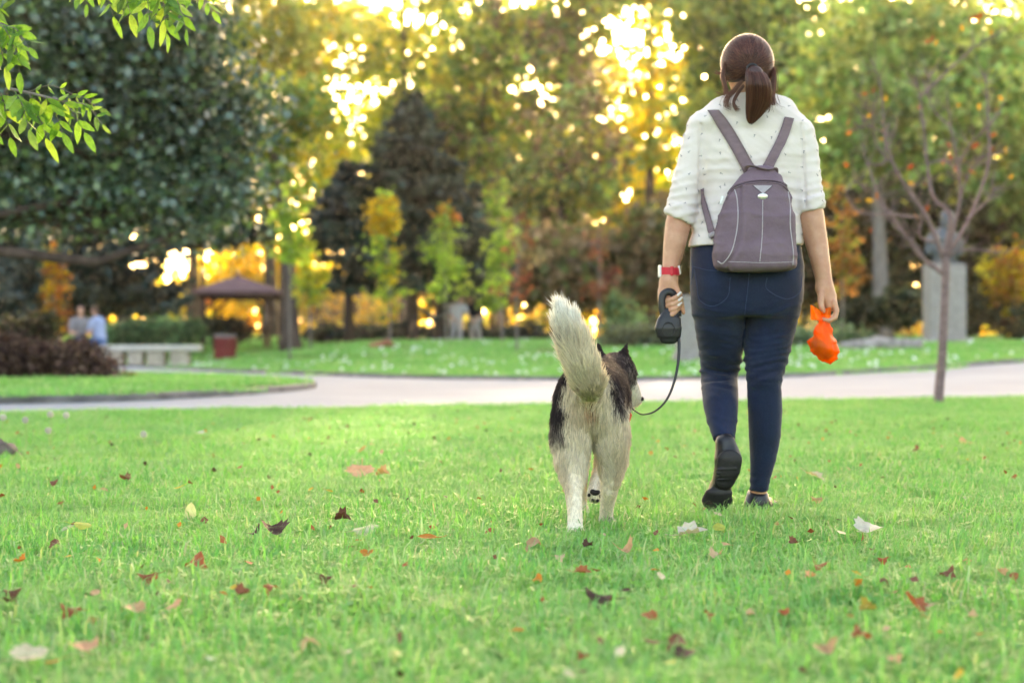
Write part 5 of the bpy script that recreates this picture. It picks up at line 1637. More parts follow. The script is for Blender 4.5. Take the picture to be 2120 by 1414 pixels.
# ================================================================== THINGS FURTHER BACK
rng = np.random.default_rng(13)
M_STONE = plain('pale_bench_stone', (0.42, 0.36, 0.31), 0.85, 0.2, 0.2, 8, 0.4, 0.01, 40)
M_STONE_LIGHT = plain('worn_stone_seat', (0.50, 0.46, 0.43), 0.8, 0.25, 0.15, 8, 0.3, 0.008, 40)
M_GRANITE = plain('grey_plinth_stone', (0.30, 0.27, 0.27), 0.75, 0.25, 0.2, 10, 0.3, 0.006, 60)
M_BRONZE = plain('dark_bronze', (0.10, 0.11, 0.135), 0.5, 0.5, 0.35, 14, 0.4, 0.01, 40, Metallic=0.35)
M_ROCK = plain('grey_rock', (0.28, 0.25, 0.24), 0.9, 0.15, 0.4, 6, 0.8, 0.03, 18)
M_ROCK_BROWN = plain('brown_rock', (0.16, 0.125, 0.11), 0.9, 0.15, 0.45, 14, 0.9, 0.02, 40)
M_BINWOOD = plain('red_brown_painted_wood', (0.21, 0.03, 0.03), 0.6, 0.3, 0.25, 12, 0.3, 0.004, 50, (1, 1, .2))
M_BINTOP = plain('grey_bin_rim', (0.22, 0.17, 0.18), 0.6, 0.3, 0.2, 20, 0.1)
M_ROOF = plain('mauve_brown_roofing', (0.155, 0.085, 0.095), 0.8, 0.2, 0.2, 5, 0.4, 0.02, 20)
M_TIMBER = plain('dark_timber', (0.10, 0.05, 0.04), 0.8, 0.2, 0.3, 10, 0.3, 0.01, 30, (1, 1, .2))
M_RUST = plain('rust_brown_bark', (0.33, 0.14, 0.09), 0.85, 0.15, 0.35, 14, 0.7, 0.02, 30)

# ---- stone bench
bc = gp(272, 42.0)
bench = empty('stone_bench', bc, 'long pale stone bench on four blocks, where the couple sits', 'bench')
sx0, sx1 = W(120, 0, 42)[0], W(415, 0, 42)[0]
S_ = MB(); S_.box(((sx0 + sx1) / 2, 42.0, 0.45), (sx1 - sx0, 0.55, 0.14), 0, 0.02); S_.add('seat', M_STONE_LIGHT, bench)
for l, r in ((215, 256), (268, 298), (308, 342), (356, 392), (140, 170)):
    a, b = W(l, 0, 42)[0], W(r, 0, 42)[0]
    MB().box(((a + b) / 2, 42.0, 0.19), (b - a, 0.42, 0.376), 0, 0.015).add('leg', M_STONE, bench)

# ---- small figures
def mat_cloth(name, col):
    return plain(name, col, 0.85, 0.15, 0.15, 20, 0.3, 0.01, 30)
M_SKIN2 = plain('skin_far', (0.50, 0.27, 0.19), 0.55, 0.3, 0.08, 20, 0.0)
def figure(label, base, H, bodyf, clothes, hairf, haircol, group=None):
    p = empty('person', base, label, 'person', group)
    S = SDF(); bodyf(S); v, f = S.mesh(0.014, 2)
    b = add('body', v, f, M_SKIN2, p, True)
    for nm, fn, col in clothes:
        S = SDF(); fn(S); v, f = S.mesh(0.016, 2)
        N = normals(v, f); v = v + N * ((hnoise(v, 14, 3) - .5) * 0.02)[:, None]
        add(nm, v, f, mat_cloth(nm + '_cloth_%d' % len(bpy.data.materials), col), p, True)
    S = SDF(); hairf(S); v, f = S.mesh(0.014, 1)
    add('hair' if haircol[3] else 'cap', v, f, mat_cloth('dark_hair_%d' % len(bpy.data.materials), haircol[:3]), p, True)
    return p
def fingers(S, w_, d):
    for i in range(5):
        o = np.array([(i - 2) * 0.016, 0, 0.008 * (i == 0)])
        S.chain([w_ + o * .6, w_ + o + np.array(d) * 0.05, w_ + o + np.array(d) * 0.085], [0.012, 0.010, 0.008], None, None, 0.004)
G_PPL = 'people resting in the back of the park'
def seat_fig(label, px, Y, turn, shirt, trousers, haircol, lean=0.0):
    """someone seated on the bench; turn: -1 turned to the left, 1 to the right, 0 to the camera"""
    X = W(px, 0, Y)[0]; z = 0.52
    hip = np.array([X, Y, z + 0.08]); f = unit(np.array([turn, -0.8 if turn >= 0 else 0.35, 0]))
    sd = np.array([-f[1], f[0], 0])
    ch = hip + np.array([0, 0, 0.42]) + f * lean
    neck = ch + np.array([0, 0, 0.14]) + f * lean * .4
    hdp = neck + np.array([0, 0, 0.15]) + f * 0.06
    def body(S):
        S.chain([hip, ch], [0.14, 0.16], [0.11, 0.11], None, 0.03)
        S.chain([ch, neck, hdp], [0.07, 0.055, 0.06], None, None, 0.03)
        S.ball(hdp, (0.075, 0.085, 0.105), 0.02); S.ball(hdp + f * 0.09 + np.array([0, 0, -.02]), 0.018, 0.015)
        for s_ in (-1, 1):
            sh = ch + sd * 0.19 * s_ + np.array([0, 0, 0.04]); elb = sh + np.array([0, 0, -0.27]) + f * 0.10 + sd * .03 * s_; wr = elb + f * 0.22 - sd * 0.10 * s_ + np.array([0, 0, 0.0])
            S.chain([sh, elb, wr], [0.05, 0.042, 0.03], None, None, 0.02)
            fingers(S, wr, unit(f - sd * .3 * s_))
            kn = hip + f * 0.42 + sd * 0.11 * s_; an = kn + np.array([0, 0, -0.44]); an[2] = 0.12
            S.chain([hip + sd * 0.08 * s_, kn, an], [0.08, 0.06, 0.045], None, None, 0.02)
            S.chain([an, an + f * 0.15 + np.array([0, 0, -0.07])], [0.045, 0.04], None, None, 0.02)
    def shirtf(S):
        S.chain([hip + [0, 0, -.02], (hip + ch) / 2, ch, ch + [0, 0, 0.06]], [0.165, 0.165, 0.185, 0.12], [0.13, 0.13, 0.13, 0.10], None, 0.03)
        for s_ in (-1, 1):
            sh = ch + sd * 0.18 * s_ + np.array([0, 0, 0.04])
            S.chain([sh, sh + np.array([0, 0, -0.17]) + f * 0.06 + sd * .03 * s_], [0.07, 0.066], None, None, 0.03)
    def trf(S):
        S.ball(hip, (0.17, 0.15, 0.12), 0.03)
        for s_ in (-1, 1):
            kn = hip + f * 0.42 + sd * 0.11 * s_; an = kn + np.array([0, 0, -0.36])
            S.chain([hip + sd * 0.08 * s_, kn, an], [0.10, 0.075, 0.06], None, None, 0.03)
    def hairf(S):
        S.chain([hdp + [0, 0, 0.03] - f * 0.015, hdp + [0, 0, .031] - f * 0.02], 0.086, 0.09, 0.085, 0.01, cut=[(hdp + [0, 0, 0.0] + f * 0.02, unit(f * 0.7 - np.array([0, 0, 0.7])))])
        if haircol[3]:
            S.chain([hdp - f * 0.08, hdp - f * 0.09 + [0, 0, -.12]], [0.05, 0.035], None, None, 0.02)
    return figure(label, (X, Y, 0), 1.3, body, [('shirt', shirtf, shirt), ('trousers', trf, trousers)], hairf, haircol, G_PPL)
seat_fig('man in dark cap and grey shirt sitting on the stone bench', 166, 42.0, 0.25, (0.22, 0.20, 0.22), (0.02, 0.045, 0.13), (0.06, 0.03, 0.035, 0), 0.10)
seat_fig('person in pale blue shirt turned towards the man on the bench', 206, 42.05, -0.8, (0.32, 0.37, 0.56), (0.07, 0.13, 0.28), (0.12, 0.07, 0.05, 1), 0.06)
def stand_fig(label, px, Y, shirt, trousers, haircol, hgt=1.0, bend=0.0, facing=1):
    g0 = gp(px, Y); X, z0 = g0[0], g0[2]
    q = lambda x, y, z: np.array([X + x * facing, Y + y, z0 + z * hgt])
    hp_, ch, nk, hd_ = q(0, 0, .92), q(bend * .5, 0, 1.30 - bend * .15), q(bend * .8, 0, 1.46 - bend * .25), q(bend + .03, -.02, 1.60 - bend * .35)
    def body(S):
        S.chain([hp_, ch], [0.15, 0.17], 0.10, None, 0.03); S.chain([ch, nk, hd_], [0.07, 0.055, 0.06], None, None, 0.03)
        S.ball(hd_, (0.078, 0.088, 0.11), 0.02); S.ball(hd_ + [0.05 * facing, -.06, -.02], 0.018, 0.015)
        for s_ in (-1, 1):
            sh = ch + np.array([0.19 * s_, 0, 0.06]); el_ = sh + np.array([0.05 * s_ + 0.06 * facing, -.05, -0.28]); wr = el_ + np.array([0.10 * facing, -.12, -0.16])
            S.chain([sh, el_, wr], [0.05, 0.042, 0.03], None, None, 0.02); fingers(S, wr, (0.3 * facing, -.3, -.9))
            S.chain([hp_ + [0.09 * s_, 0, 0], q(0.10 * s_ + .03, -.03, .5), q(0.11 * s_, .02, .09)], [0.09, 0.065, 0.045], None, None, 0.03)
            S.chain([q(0.11 * s_, .02, .07), q(0.11 * s_ + .03, -.13, .045)], 0.042, 0.05, 0.04, 0.02)
    def shirtf(S):
        S.chain([hp_, (hp_ + ch) / 2, ch, ch + [0, 0, .08]], [0.18, 0.17, 0.19, 0.12], [0.13, 0.13, 0.13, 0.10], None, 0.03)
        for s_ in (-1, 1):
            sh = ch + np.array([0.19 * s_, 0, 0.06]); S.chain([sh, sh + np.array([0.04 * s_ + .03 * facing, -.03, -.18])], [0.075, 0.065], None, None, 0.03)
    def trf(S):
        S.ball(hp_ + [0, 0, -.03], (0.18, 0.14, 0.12), 0.03)
        for s_ in (-1, 1):
            S.chain([hp_ + [0.09 * s_, 0, -.05], q(0.10 * s_ + .03, -.03, .5), q(0.11 * s_, .02, .14)], [0.11, 0.08, 0.06], None, None, 0.03)
    def hairf(S):
        S.chain([hd_ + [-.015 * facing, .02, .03], hd_ + [-.02 * facing, .02, .031]], 0.088, 0.095, 0.092, 0.01, cut=[(hd_ + [0.02 * facing, -.02, 0], unit(np.array([0.5 * facing, -.6, -.6])))])
    return figure(label, g0, 1.7, body, [('shirt', shirtf, shirt), ('trousers', trf, trousers)], hairf, haircol, G_PPL)
stand_fig('person in pale grey clothes bending beside the hammock', 944, 55, (0.42, 0.40, 0.44), (0.36, 0.34, 0.37), (0.30, 0.24, 0.2, 1), 0.80, 0.12, 1)
stand_fig('person in black top and pale trousers behind the tallest sapling', 985, 56, (0.012, 0.012, 0.016), (0.36, 0.33, 0.34), (0.03, 0.02, 0.02, 1), 0.82, 0.16, -1)

# ---- hammock
hm = empty('hammock', gp(895, 54), 'dark teal hammock slung between two trunks', 'hammock')
A_, B_ = W(862, 630, 54.5), W(935, 640, 56)
def hsheet(u, t):
    sag = -0.36 * math.sin(math.pi * u) * (1 + 0.25 * math.sin(math.pi * t))
    wd_ = 0.5 * math.sin(math.pi * min(max(u, 0.03), 0.97)) ** 0.6
    c = A_ + (B_ - A_) * u
    return c + np.array([0, (t - .5) * wd_ * 1.5, sag + 0.30 * (2 * abs(t - .5)) ** 2 * wd_])
o_ = add('cloth', *sheet(None, 20, 10, hsheet), plain('dark_teal_cloth', (0.015, 0.05, 0.075), 0.8, .2), hm, True)
mb = MB(); mb.tube([A_ + [-.12, 0, .10], A_ + [0, 0, 0]], 0.012, 5); mb.add('rope', M_BARK_GREY, hm)
mb = MB(); mb.tube([B_ + [.12, 0, .10], B_ + [0, 0, 0]], 0.012, 5); mb.add('rope', M_BARK_GREY, hm)

# ---- waste bin with upright slats
bn = gp(466, 52)
bin_ = empty('waste_bin', bn, 'red brown slatted waste bin standing on the lawn', 'waste bin')
rb, hb_ = 0.29, 0.72
MB().tube([bn + [0, 0, 0.03], bn + [0, 0, hb_ - .03]], rb - 0.03, 20).add('liner', M_TIMBER, bin_, True)
vs, fs = boxm((0, 0, 0), (0.074, 0.022, hb_ - 0.06), 0, 0.004)
slat_me = np_mesh('slat', vs, fs); slat_me.materials.append(M_BINWOOD)
for i in range(22):
    a = i / 22 * 2 * math.pi
    o = bpy.data.objects.new('slat', slat_me); COL.objects.link(o); o.parent = bin_
    o.location = (rb * math.cos(a), rb * math.sin(a), hb_ / 2); o.rotation_euler = (0, 0, a + math.pi / 2)
v, f = ring(bn + np.array([0, 0, hb_]), rb - 0.03, rb - 0.03, 0.05, 0.055, 28); add('rim', v, f, M_BINTOP, bin_)

# ---- gazebo
gz = gp(493, 60)
gaz = empty('gazebo', gz, 'open timber gazebo with low mauve brown hipped roof', 'gazebo')
xl, xr = W(410, 0, 60)[0], W(588, 0, 60)[0]; ze = W(0, 606, 60)[2]; zp = W(0, 572, 60)[2]
xc_ = W(486, 0, 60)[0]; hw = (xr - xl) / 2; xm = (xl + xr) / 2
def roofv(dz, k):
    return [(xm - hw * k, 60 - hw * k, ze + dz), (xm + hw * k, 60 - hw * k, ze + dz), (xm + hw * k, 60 + hw * k, ze + dz), (xm - hw * k, 60 + hw * k, ze + dz), (xc_ + .1, 60, zp + dz)]
V = roofv(0.02, 1) + roofv(-0.10, 1)
f = [(0, 1, 4), (1, 2, 4), (2, 3, 4), (3, 0, 4), (6, 5, 9), (7, 6, 9), (8, 7, 9), (5, 8, 9), (0, 5, 6, 1), (1, 6, 7, 2), (2, 7, 8, 3), (3, 8, 5, 0)]
roof = add('roof', V, f, M_ROOF, gaz)
MB().tube([(xc_ + .1, 60, zp - .02), (xc_ + .1, 60, zp + 0.14)], [0.08, 0.02], 8).add('finial', M_ROOF, roof, True)
for sx in (-1, 1):
    for sy in (-1, 1):
        MB().box((xm + sx * hw * .78, 60 + sy * hw * .78, (gz[2] + ze - .1) / 2), (0.07, 0.07, ze - .12 - gz[2])).add('post', M_TIMBER, gaz)
        MB().tube([(xm + sx * hw * .78, 60 + sy * hw * .78, ze - .65), (xm + sx * hw * .35, 60 + sy * hw * .78, ze - .14)], 0.045, 6).add('brace', M_TIMBER, gaz)
for sy in (-1, 1):
    MB().box((xm, 60 + sy * hw * .78, ze - .16), (hw * 1.7, 0.1, 0.12)).add('beam', M_TIMBER, gaz)
pt_ = empty('picnic_table', (xm + .3, 60, gz[2]), 'dark picnic table under the gazebo roof', 'table')
MB().box((xm + .3, 60, gz[2] + .72), (1.3, 0.7, 0.06), 0, 0.01).add('table_top', M_TIMBER, pt_)
for sx in (-.5, .5):
    MB().box((xm + .3 + sx, 60, gz[2] + .345), (0.1, 0.5, 0.69)).add('leg', M_TIMBER, pt_)
for sy in (-1, 1):
    MB().box((xm + .3, 60 + sy * .62, gz[2] + .42), (1.3, 0.25, 0.05), 0, 0.01).add('bench_board', M_TIMBER, pt_)

# ---- bust on a plinth
Ym = 43.0
mo = gp(1955, Ym)
mon = empty('monument', mo, 'dark bronze bust on tall grey stone plinth', 'monument')
xa, xb = W(1918, 0, Ym)[0], W(1992, 0, Ym)[0]; zt = W(0, 548, Ym)[2]
xm2, w2 = (xa + xb) / 2, xb - xa
MB().box((xm2, Ym, (mo[2] + .1 + zt) / 2), (w2, 0.7, zt - mo[2] - .1), 0.04, 0.02).add('plinth', M_GRANITE, mon)
MB().box((xm2, Ym, mo[2] + .06), (w2 + .16, 0.88, 0.16), 0.04, 0.02).add('plinth_base', M_GRANITE, mon)
MB().box((xm2, Ym, zt + .025), (w2 * .8, 0.5, 0.05), 0.04, 0.01).add('bust_base', M_BRONZE, mon)
S = SDF()
S.chain([(xm2, Ym, zt + .05), (xm2, Ym, zt + .35), (xm2, Ym, zt + .60)], [0.26, 0.33, 0.34], [0.16, 0.2, 0.18], None, 0.05, cut=[((0, 0, zt + .05), (0, 0, -1))])
S.chain([(xm2 - .30, Ym, zt + .56), (xm2 - .36, Ym, zt + .30)], [0.12, 0.09], None, None, 0.05); S.chain([(xm2 + .30, Ym, zt + .56), (xm2 + .36, Ym, zt + .30)], [0.12, 0.09], None, None, 0.05)
S.chain([(xm2 + .03, Ym, zt + .65), (xm2 + .05, Ym - .03, zt + .86)], [0.12, 0.11], None, None, 0.05)
S.ball((xm2 + .06, Ym - .05, zt + 1.02), (0.145, 0.17, 0.20), 0.04); S.ball((xm2 + .04, Ym - .22, zt + 1.0), (0.03, .04, .04), 0.03); S.ball((xm2 + .06, Ym - .02, zt + 1.12), (0.155, .17, .14), 0.03)
S.ball((xm2 + .05, Ym - .19, zt + .90), (0.06, .05, .05), 0.03)
v, f = S.mesh(0.022, 1); v = v + normals(v, f) * ((hnoise(v, 9, 2) - .5) * .05)[:, None]
add('bust', v, f, M_BRONZE, mon, True)

# ---- stone pedestal behind the leash
Yp = 34.0
pe = gp(1421, Yp)
ped = empty('stone_pedestal', pe, 'grey stone pedestal with stepped base beside the woman\'s legs', 'pedestal')
xa, xb = W(1402, 0, Yp)[0], W(1446, 0, Yp)[0]; zt = W(0, 620, Yp)[2]
MB().box(((xa + xb) / 2, Yp, (pe[2] + .2 + zt) / 2), (xb - xa, xb - xa, zt - pe[2] - .2), 0.1, 0.012).add('shaft', M_GRANITE, ped)
MB().box(((xa + xb) / 2, Yp, pe[2] + .06), ((xb - xa) * 1.35, (xb - xa) * 1.35, 0.18), 0.1, 0.015).add('base_step', M_GRANITE, ped)
MB().box(((xa + xb) / 2, Yp, pe[2] + .19), ((xb - xa) * 1.15, (xb - xa) * 1.15, 0.09), 0.1, 0.012).add('base_step', M_GRANITE, ped)
MB().box(((xa + xb) / 2, Yp, zt + .035), ((xb - xa) * 1.12, (xb - xa) * 1.12, 0.07), 0.1, 0.015).add('cap', M_GRANITE, ped)

def rock(name, label, S, mat, res, amp, freq, cat='rock'):
    v, f = S.mesh(res, 1); N = normals(v, f)
    v = v + N * ((hnoise(v, freq, 5) - .5) * amp + (hnoise(v, freq * 2.6, 6) - .5) * amp * .5)[:, None]
    c = v.mean(0); c[2] = v[:, 2].min()
    return tag(add(name, v, f, mat, None, True, None, c), label, cat)
b0 = gp(1822, 37)
S = SDF(); S.chain([b0 + [-.62, 0, .06], b0 + [0, .05, .10], b0 + [.62, 0, .09]], [0.2, .3, .22], [0.3, .36, .3], [0.12, 0.16, 0.14], 0.08, None, 3)
rock('boulder', 'long flat grey boulder on the lawn right of the orange bag', S, M_ROCK, 0.03, 0.10, 4)
r0 = W(-5, 948, 9.5); r0[2] = 0
S = SDF(); S.chain([r0 + [-.12, 0, .02], r0 + [0, 0, .03], r0 + [.06, .02, 0.0]], [0.13, .11, .07], [0.14, .13, .09], [0.09, 0.075, 0.05], 0.05)
rock('rock', 'brown rock in the grass at the left edge', S, M_ROCK_BROWN, 0.012, 0.05, 12)
l0 = gp(790, 43)
S = SDF(); S.chain([l0 + [-.24, 0, .07], l0 + [-.05, .03, .10], l0 + [.14, 0, .15], l0 + [.26, -.02, .09]], [0.07, .085, .09, .05], None, [.07, .085, .09, .06], 0.04)
rock('log', 'short rust brown log lying by the yellow topped sapling', S, M_RUST, 0.016, 0.05, 12, 'log')

# ---- daisies dotting the far lawn
nd = 800
Y = 28 + rng.random(nd) ** 1.3 * 30; X = (rng.random(nd) - .5) * 2 * (0.29 * Y); px = 1060 + X * F / Y
m = (Y > np.interp(px, bpx, by) + .5) & (hnoise(np.stack([X, Y, X * 0], 1), .35, 9) > .42); X, Y = X[m], Y[m]
a6 = np.linspace(0, 2 * np.pi, 6, endpoint=False)
c = np.stack([X, Y, terrain(X, Y) + 0.09 + 0.03 * rng.random(len(X))], 1)
r_ = 0.018 + 0.016 * rng.random(len(X))
V = c[:, None, :] + np.stack([np.cos(a6)[None] * r_[:, None], np.sin(a6)[None] * r_[:, None] * .6, np.sin(a6)[None] * r_[:, None] * .8 + 0 * r_[:, None]], 2)
top = V.reshape(-1, 3)
o = np.arange(len(X)) * 6
f6 = [np.stack([o, o + 1, o + 2, o + 3], 1), np.stack([o, o + 3, o + 4, o + 5], 1)]
tag(add('daisies', top, f6, plain('white_petals', (0.75, 0.74, 0.70), .7, .2, .05, 30, 0)), 'tiny white daisies dotted over the far lawn', 'flowers', None, 'stuff')

# ---- dandelion clocks
G_DAN = 'dandelion seed heads at the left of the lawn'
M_STEM = plain('pale_green_stem', (0.30, 0.38, 0.14), 0.6, 0.3, .1, 30, 0)
M_FLUFF = leafmat('white_seed_fluff', 0.5, 0.8, 0.1, (1, 1, 1))
for px, py, dh, lab in ((297, 899, 46, 'tallest dandelion clock, standing alone right of the others'), (100, 891, 40, 'dandelion clock nearest the brown rock'), (52, 870, 30, 'dandelion clock between the rock and the path edge'), (104, 858, 30, 'dandelion clock reaching in front of the path'), (137, 860, 26, 'small dandelion clock right of the one over the path'), (6, 864, 26, 'dandelion clock at the left edge of view')):
    Yd = 10.2
    h_ = W(px, py, Yd); b = np.array([h_[0] + 0.01 * rng.normal(), Yd, 0.0])
    t = empty('dandelion', b, lab, 'dandelion', G_DAN)
    MB().tube(spline([b, (b + h_) / 2 + [0.006, 0, 0], h_], 7), 0.0022, 5).add('stem', M_STEM, t, True)
    n_ = 260; d_ = unit(rng.normal(size=(n_, 3)))
    P = h_ + d_ * 0.016 * (0.8 + .25 * rng.random((n_, 1)))
    v, f = leaf_quads(P, 0.007, 0, .9)
    add('seed_head', v, f, M_FLUFF, t, False, np.tile((.72, .70, .66), (len(v), 1)))
    MB().tube([h_ - [0, 0, .004], h_ + [0, 0, .004]], 0.004, 6).add('core', M_STEM, t, True)

# ================================================================== the bare young tree on the right
Yt = 17.4
tb = gp(1943, Yt)
bare = empty('young_tree', tb, 'bare young tree with thin purple brown branches by the path', 'tree')
def tpt(px, py, j=0.0):
    p = W(px, py, Yt + j)
    return p
tp = np.array([tb + [0, 0, -.03]] + [tpt(*q) for q in ((1945, 800), (1950, 745), (1953, 690), (1956, 620), (1958, 560), (1957, 530))])
MB().tube(spline(tp, 24), np.interp(np.linspace(0, 1, 24), [0, .08, .5, 1], [0.062, 0.046, 0.040, 0.036]), 10).add('trunk', M_BARK_PURPLE, bare, True)
BR = [([(1952, 566), (1902, 529), (1847, 456), (1816, 414), (1792, 341), (1777, 292)], 13, .3), ([(1954, 535), (1920, 452), (1883, 401), (1853, 347), (1832, 280), (1822, 182), (1800, 120)], 13, -.4),
      ([(1957, 532), (1968, 450), (1932, 408), (1920, 341), (1914, 268), (1905, 201), (1895, 152)], 13, .2), ([(1960, 530), (1987, 420), (1981, 341), (1968, 262), (1959, 189)], 11, -.3),
      ([(1962, 532), (2011, 438), (2041, 347), (2041, 274), (2035, 182), (2029, 146)], 11, .4), ([(1960, 538), (1987, 517), (2035, 514), (2066, 520)], 7, -.2),
      ([(1902, 450), (1841, 444), (1780, 438), (1752, 401), (1768, 377), (1790, 392)], 8, -.1), ([(1905, 201), (1956, 152), (2005, 110), (2078, 61)], 7, .3), ([(1915, 540), (1886, 500), (1850, 470), (1838, 445)], 9, .0),
      ([(1944, 505), (1905, 490), (1908, 440), (1890, 405)], 7, .1), ([(1853, 347), (1815, 300), (1805, 240), (1775, 190)], 6, -.3), ([(1981, 341), (2010, 300), (2040, 270), (2075, 230)], 6, -.2), ([(1968, 262), (1935, 230), (1925, 180), (1932, 140)], 5, .1),
      ([(1832, 280), (1800, 262), (1775, 268)], 5, -.4), ([(2000, 455), (2040, 420), (2062, 390)], 6, .3), ([(1920, 341), (1950, 330), (1975, 345)], 5, .2), ([(1987, 420), (2000, 370), (2030, 330), (2060, 318)], 6, -.1), ([(1792, 341), (1830, 335), (1838, 300), (1840, 250)], 5, .2)]
tips = []
for pl, r0_, jd in BR:
    n_ = len(pl)
    P = [tpt(a, b, jd * i / (n_ - 1)) for i, (a, b) in enumerate(pl)]
    q = spline(P, 8 * n_)
    q[2:] += np.cumsum(rng.normal(size=(len(q) - 2, 3)) * 0.0022, 0)
    br_ = MB(); rr_ = np.linspace(r0_ * .42, 1.0, len(q)) * Yt / F; br_.tube(q, rr_, 7)
    L_ = len(q)
    for k in range(10 + 2 * n_):
        i = rng.integers(int(L_ * .25), L_ - 1)
        d_ = unit(q[min(i + 1, L_ - 1)] - q[i - 1]); d_ = unit(d_ + rng.normal(size=3) * np.array([.8, .6, .5]) + [0, 0, .25])
        ln_ = 0.10 + 0.22 * rng.random()
        tw_ = np.array([q[i], q[i] + d_ * ln_ * .5 + rng.normal(size=3) * .012, q[i] + d_ * ln_ + [0, 0, .04]])
        br_.tube(spline(tw_, 6), np.linspace(0.0045, 0.0016, 6), 5)
        tips.append(tw_[-1])
    tips.append(q[-1])
    br_.add('branch', M_BARK_PURPLE, bare, True)

# ================================================================== leaves as single pieces
def objcol_leaf(name, trans=0.3, rough=0.5, spec=0.35):
    g = NG(name)
    oi = g.n('ShaderNodeObjectInfo')
    p = g.pos((1, 1, 1))
    n1 = g.noise(3.0, 5, p); n2 = g.noise(9.0, 3, p)
    c = g.mix(g.ramp(n1, 0.35, 0.72, 0, 0.55), oi.outputs['Color'], g.mix(1.0, oi.outputs['Color'], (0.55, 0.42, 0.35), 'MULTIPLY'))
    c = g.mix(g.ramp(n2, 0.5, 0.8, 0, 0.3), c, g.mix(1.0, oi.outputs['Color'], (1.25, 1.25, 1.1), 'MULTIPLY'))
    s = g.bsdf(c, rough, spec, g.bump(n2, 0.4, 0.05))
    return g.done(g.translucent(s, g.mix(1.0, c, (1.2, 1.05, 0.6), 'MULTIPLY'), trans))
M_FALL = objcol_leaf('fallen_leaf', 0.3, 0.6, 0.25)
M_ASH = objcol_leaf('ash_leaf', 0.5, 0.32, 0.5)

def leaf_mesh(outline, curl, bend, seed, stem=0.5, thick=0.0):
    """unit leaf in the xy plane, tip to +y, curled; outline half: list of (x, y)"""
    r = np.random.default_rng(seed)
    o = np.array(outline, float)
    L = np.concatenate([o, (o * [-1, 1])[::-1][1:-1]])
    V, Fc = [], []
    cols = 3
    ys = np.linspace(o[:, 1].min(), o[:, 1].max(), 4)
    c = np.array([0, o[:, 1].mean()])
    rings = [c + (L - c) * k for k in (0.45, 1.0)]
    pts = np.concatenate([[c]] + rings)
    n = len(L)
    f = [(0, 1 + i, 1 + (i + 1) % n) for i in range(n)] + [(1 + i, 1 + n + i, 1 + n + (i + 1) % n, 1 + (i + 1) % n) for i in range(n)]
    x, y = pts[:, 0], pts[:, 1]
    z = curl * (np.abs(x) ** 1.6) * 1.6 + bend * (y - c[1]) ** 2 + (r.random(len(pts)) - .5) * 0.10 * min(1, abs(curl) + .3)
    z *= 0.42
    z[0] = 0
    V = np.stack([x, y, z], 1)
    if stem:
        y0 = o[:, 1].min()
        st_, fs_ = tube([(0, y0 + .15, V[:, 2].min() * 0), (0.02, y0 - stem * .5, 0.03), (0.06, y0 - stem, 0.12)], [0.02, 0.017, 0.014], 4)
        f += [tuple(i + len(V) for i in q) for q in fs_]; V = np.concatenate([V, st_])
    me = np_mesh('leaf', V, [tuple(q) for q in f], True)
    return me
MAPLE = [(0, -.45), (.22, -.46), (.40, -.44), (.40, -.26), (.58, -.14), (.50, .0), (.60, .22), (.44, .26), (.30, .28), (.24, .46), (.10, .56), (0, .64)]
OVAL = [(0, -.5), (.16, -.40), (.27, -.15), (.28, .10), (.17, .36), (0, .55)]
ROUND = [(0, -.5), (.30, -.36), (.44, -.05), (.36, .28), (.16, .45), (0, .52)]
LANCE = [(0, -.5), (.09, -.40), (.165, -.18), (.16, .08), (.085, .34), (0, .52)]
leafm = {'maple': [leaf_mesh(MAPLE, c_, b_, i) for i, (c_, b_) in enumerate(((.35, .3), (-.4, .5), (.8, -.5), (1.1, .4)))],
         'oval': [leaf_mesh(OVAL, c_, b_, 10 + i) for i, (c_, b_) in enumerate(((.6, .2), (-.5, .4), (1.6, .5)))],
         'round': [leaf_mesh(ROUND, c_, b_, 20 + i) for i, (c_, b_) in enumerate(((.4, .3), (-.5, .3)))],
         'curl': [leaf_mesh(MAPLE, c_, b_, 30 + i) for i, (c_, b_) in enumerate(((1.9, .9), (2.3, -.8), (-1.8, 1.2)))]}
for l_ in leafm.values():
    for me in l_:
        me.materials.append(M_FALL)
ash_me = [leaf_mesh(LANCE, c_, b_, 40 + i, 0.06) for i, (c_, b_) in enumerate(((.8, -.35), (-.6, -.5), (1.2, -.2)))]
for me in ash_me:
    me.materials.append(M_ASH)

# a few last leaves on the bare tree
tw_leaf = leaf_mesh(OVAL, .8, -.4, 50, 0.3); tw_leaf.materials.append(M_FALL)
def part_leaf(me, parent, pos, size, rot, colr, name='leaf'):
    o = bpy.data.objects.new(name, me); COL.objects.link(o); o.parent = parent
    o.location = np.array(pos) - BASE[parent.name]; o.scale = (size,) * 3; o.rotation_euler = rot; o.color = (*colr, 1)
    return o
tcol = [(.50, .20, .03), (.42, .13, .03), (.30, .08, .03), (.60, .36, .04)]
spots = [tips[i] for i in rng.choice(len(tips), 34, replace=False)]
for px, py in ((2000, 42), (2010, 36), (2020, 30), (2030, 26), (2040, 22), (1992, 52), (1984, 60), (2005, 48), (2025, 38), (2052, 14), (1930, 75), (1920, 80), (1938, 82), (1770, 262), (1758, 268), (1752, 335), (1802, 470), (1842, 490)):
    spots.append(tpt(px, py, rng.normal() * .15))
for s_ in spots:
    part_leaf(tw_leaf, bare, np.array(s_) + [0, 0, -.03], 0.055 + .03 * rng.random(), (rng.normal() * .6 + 1.6, rng.normal() * .6, rng.random() * 6.28), tcol[rng.integers(4)])
MB().tube(spline([tpt(2078, 61, .3), tpt(2040, 30, .2), tpt(2000, 40, .1), tpt(1985, 58, .1)], 8), 0.004, 5).add('branch', M_BARK_PURPLE, bare, True)

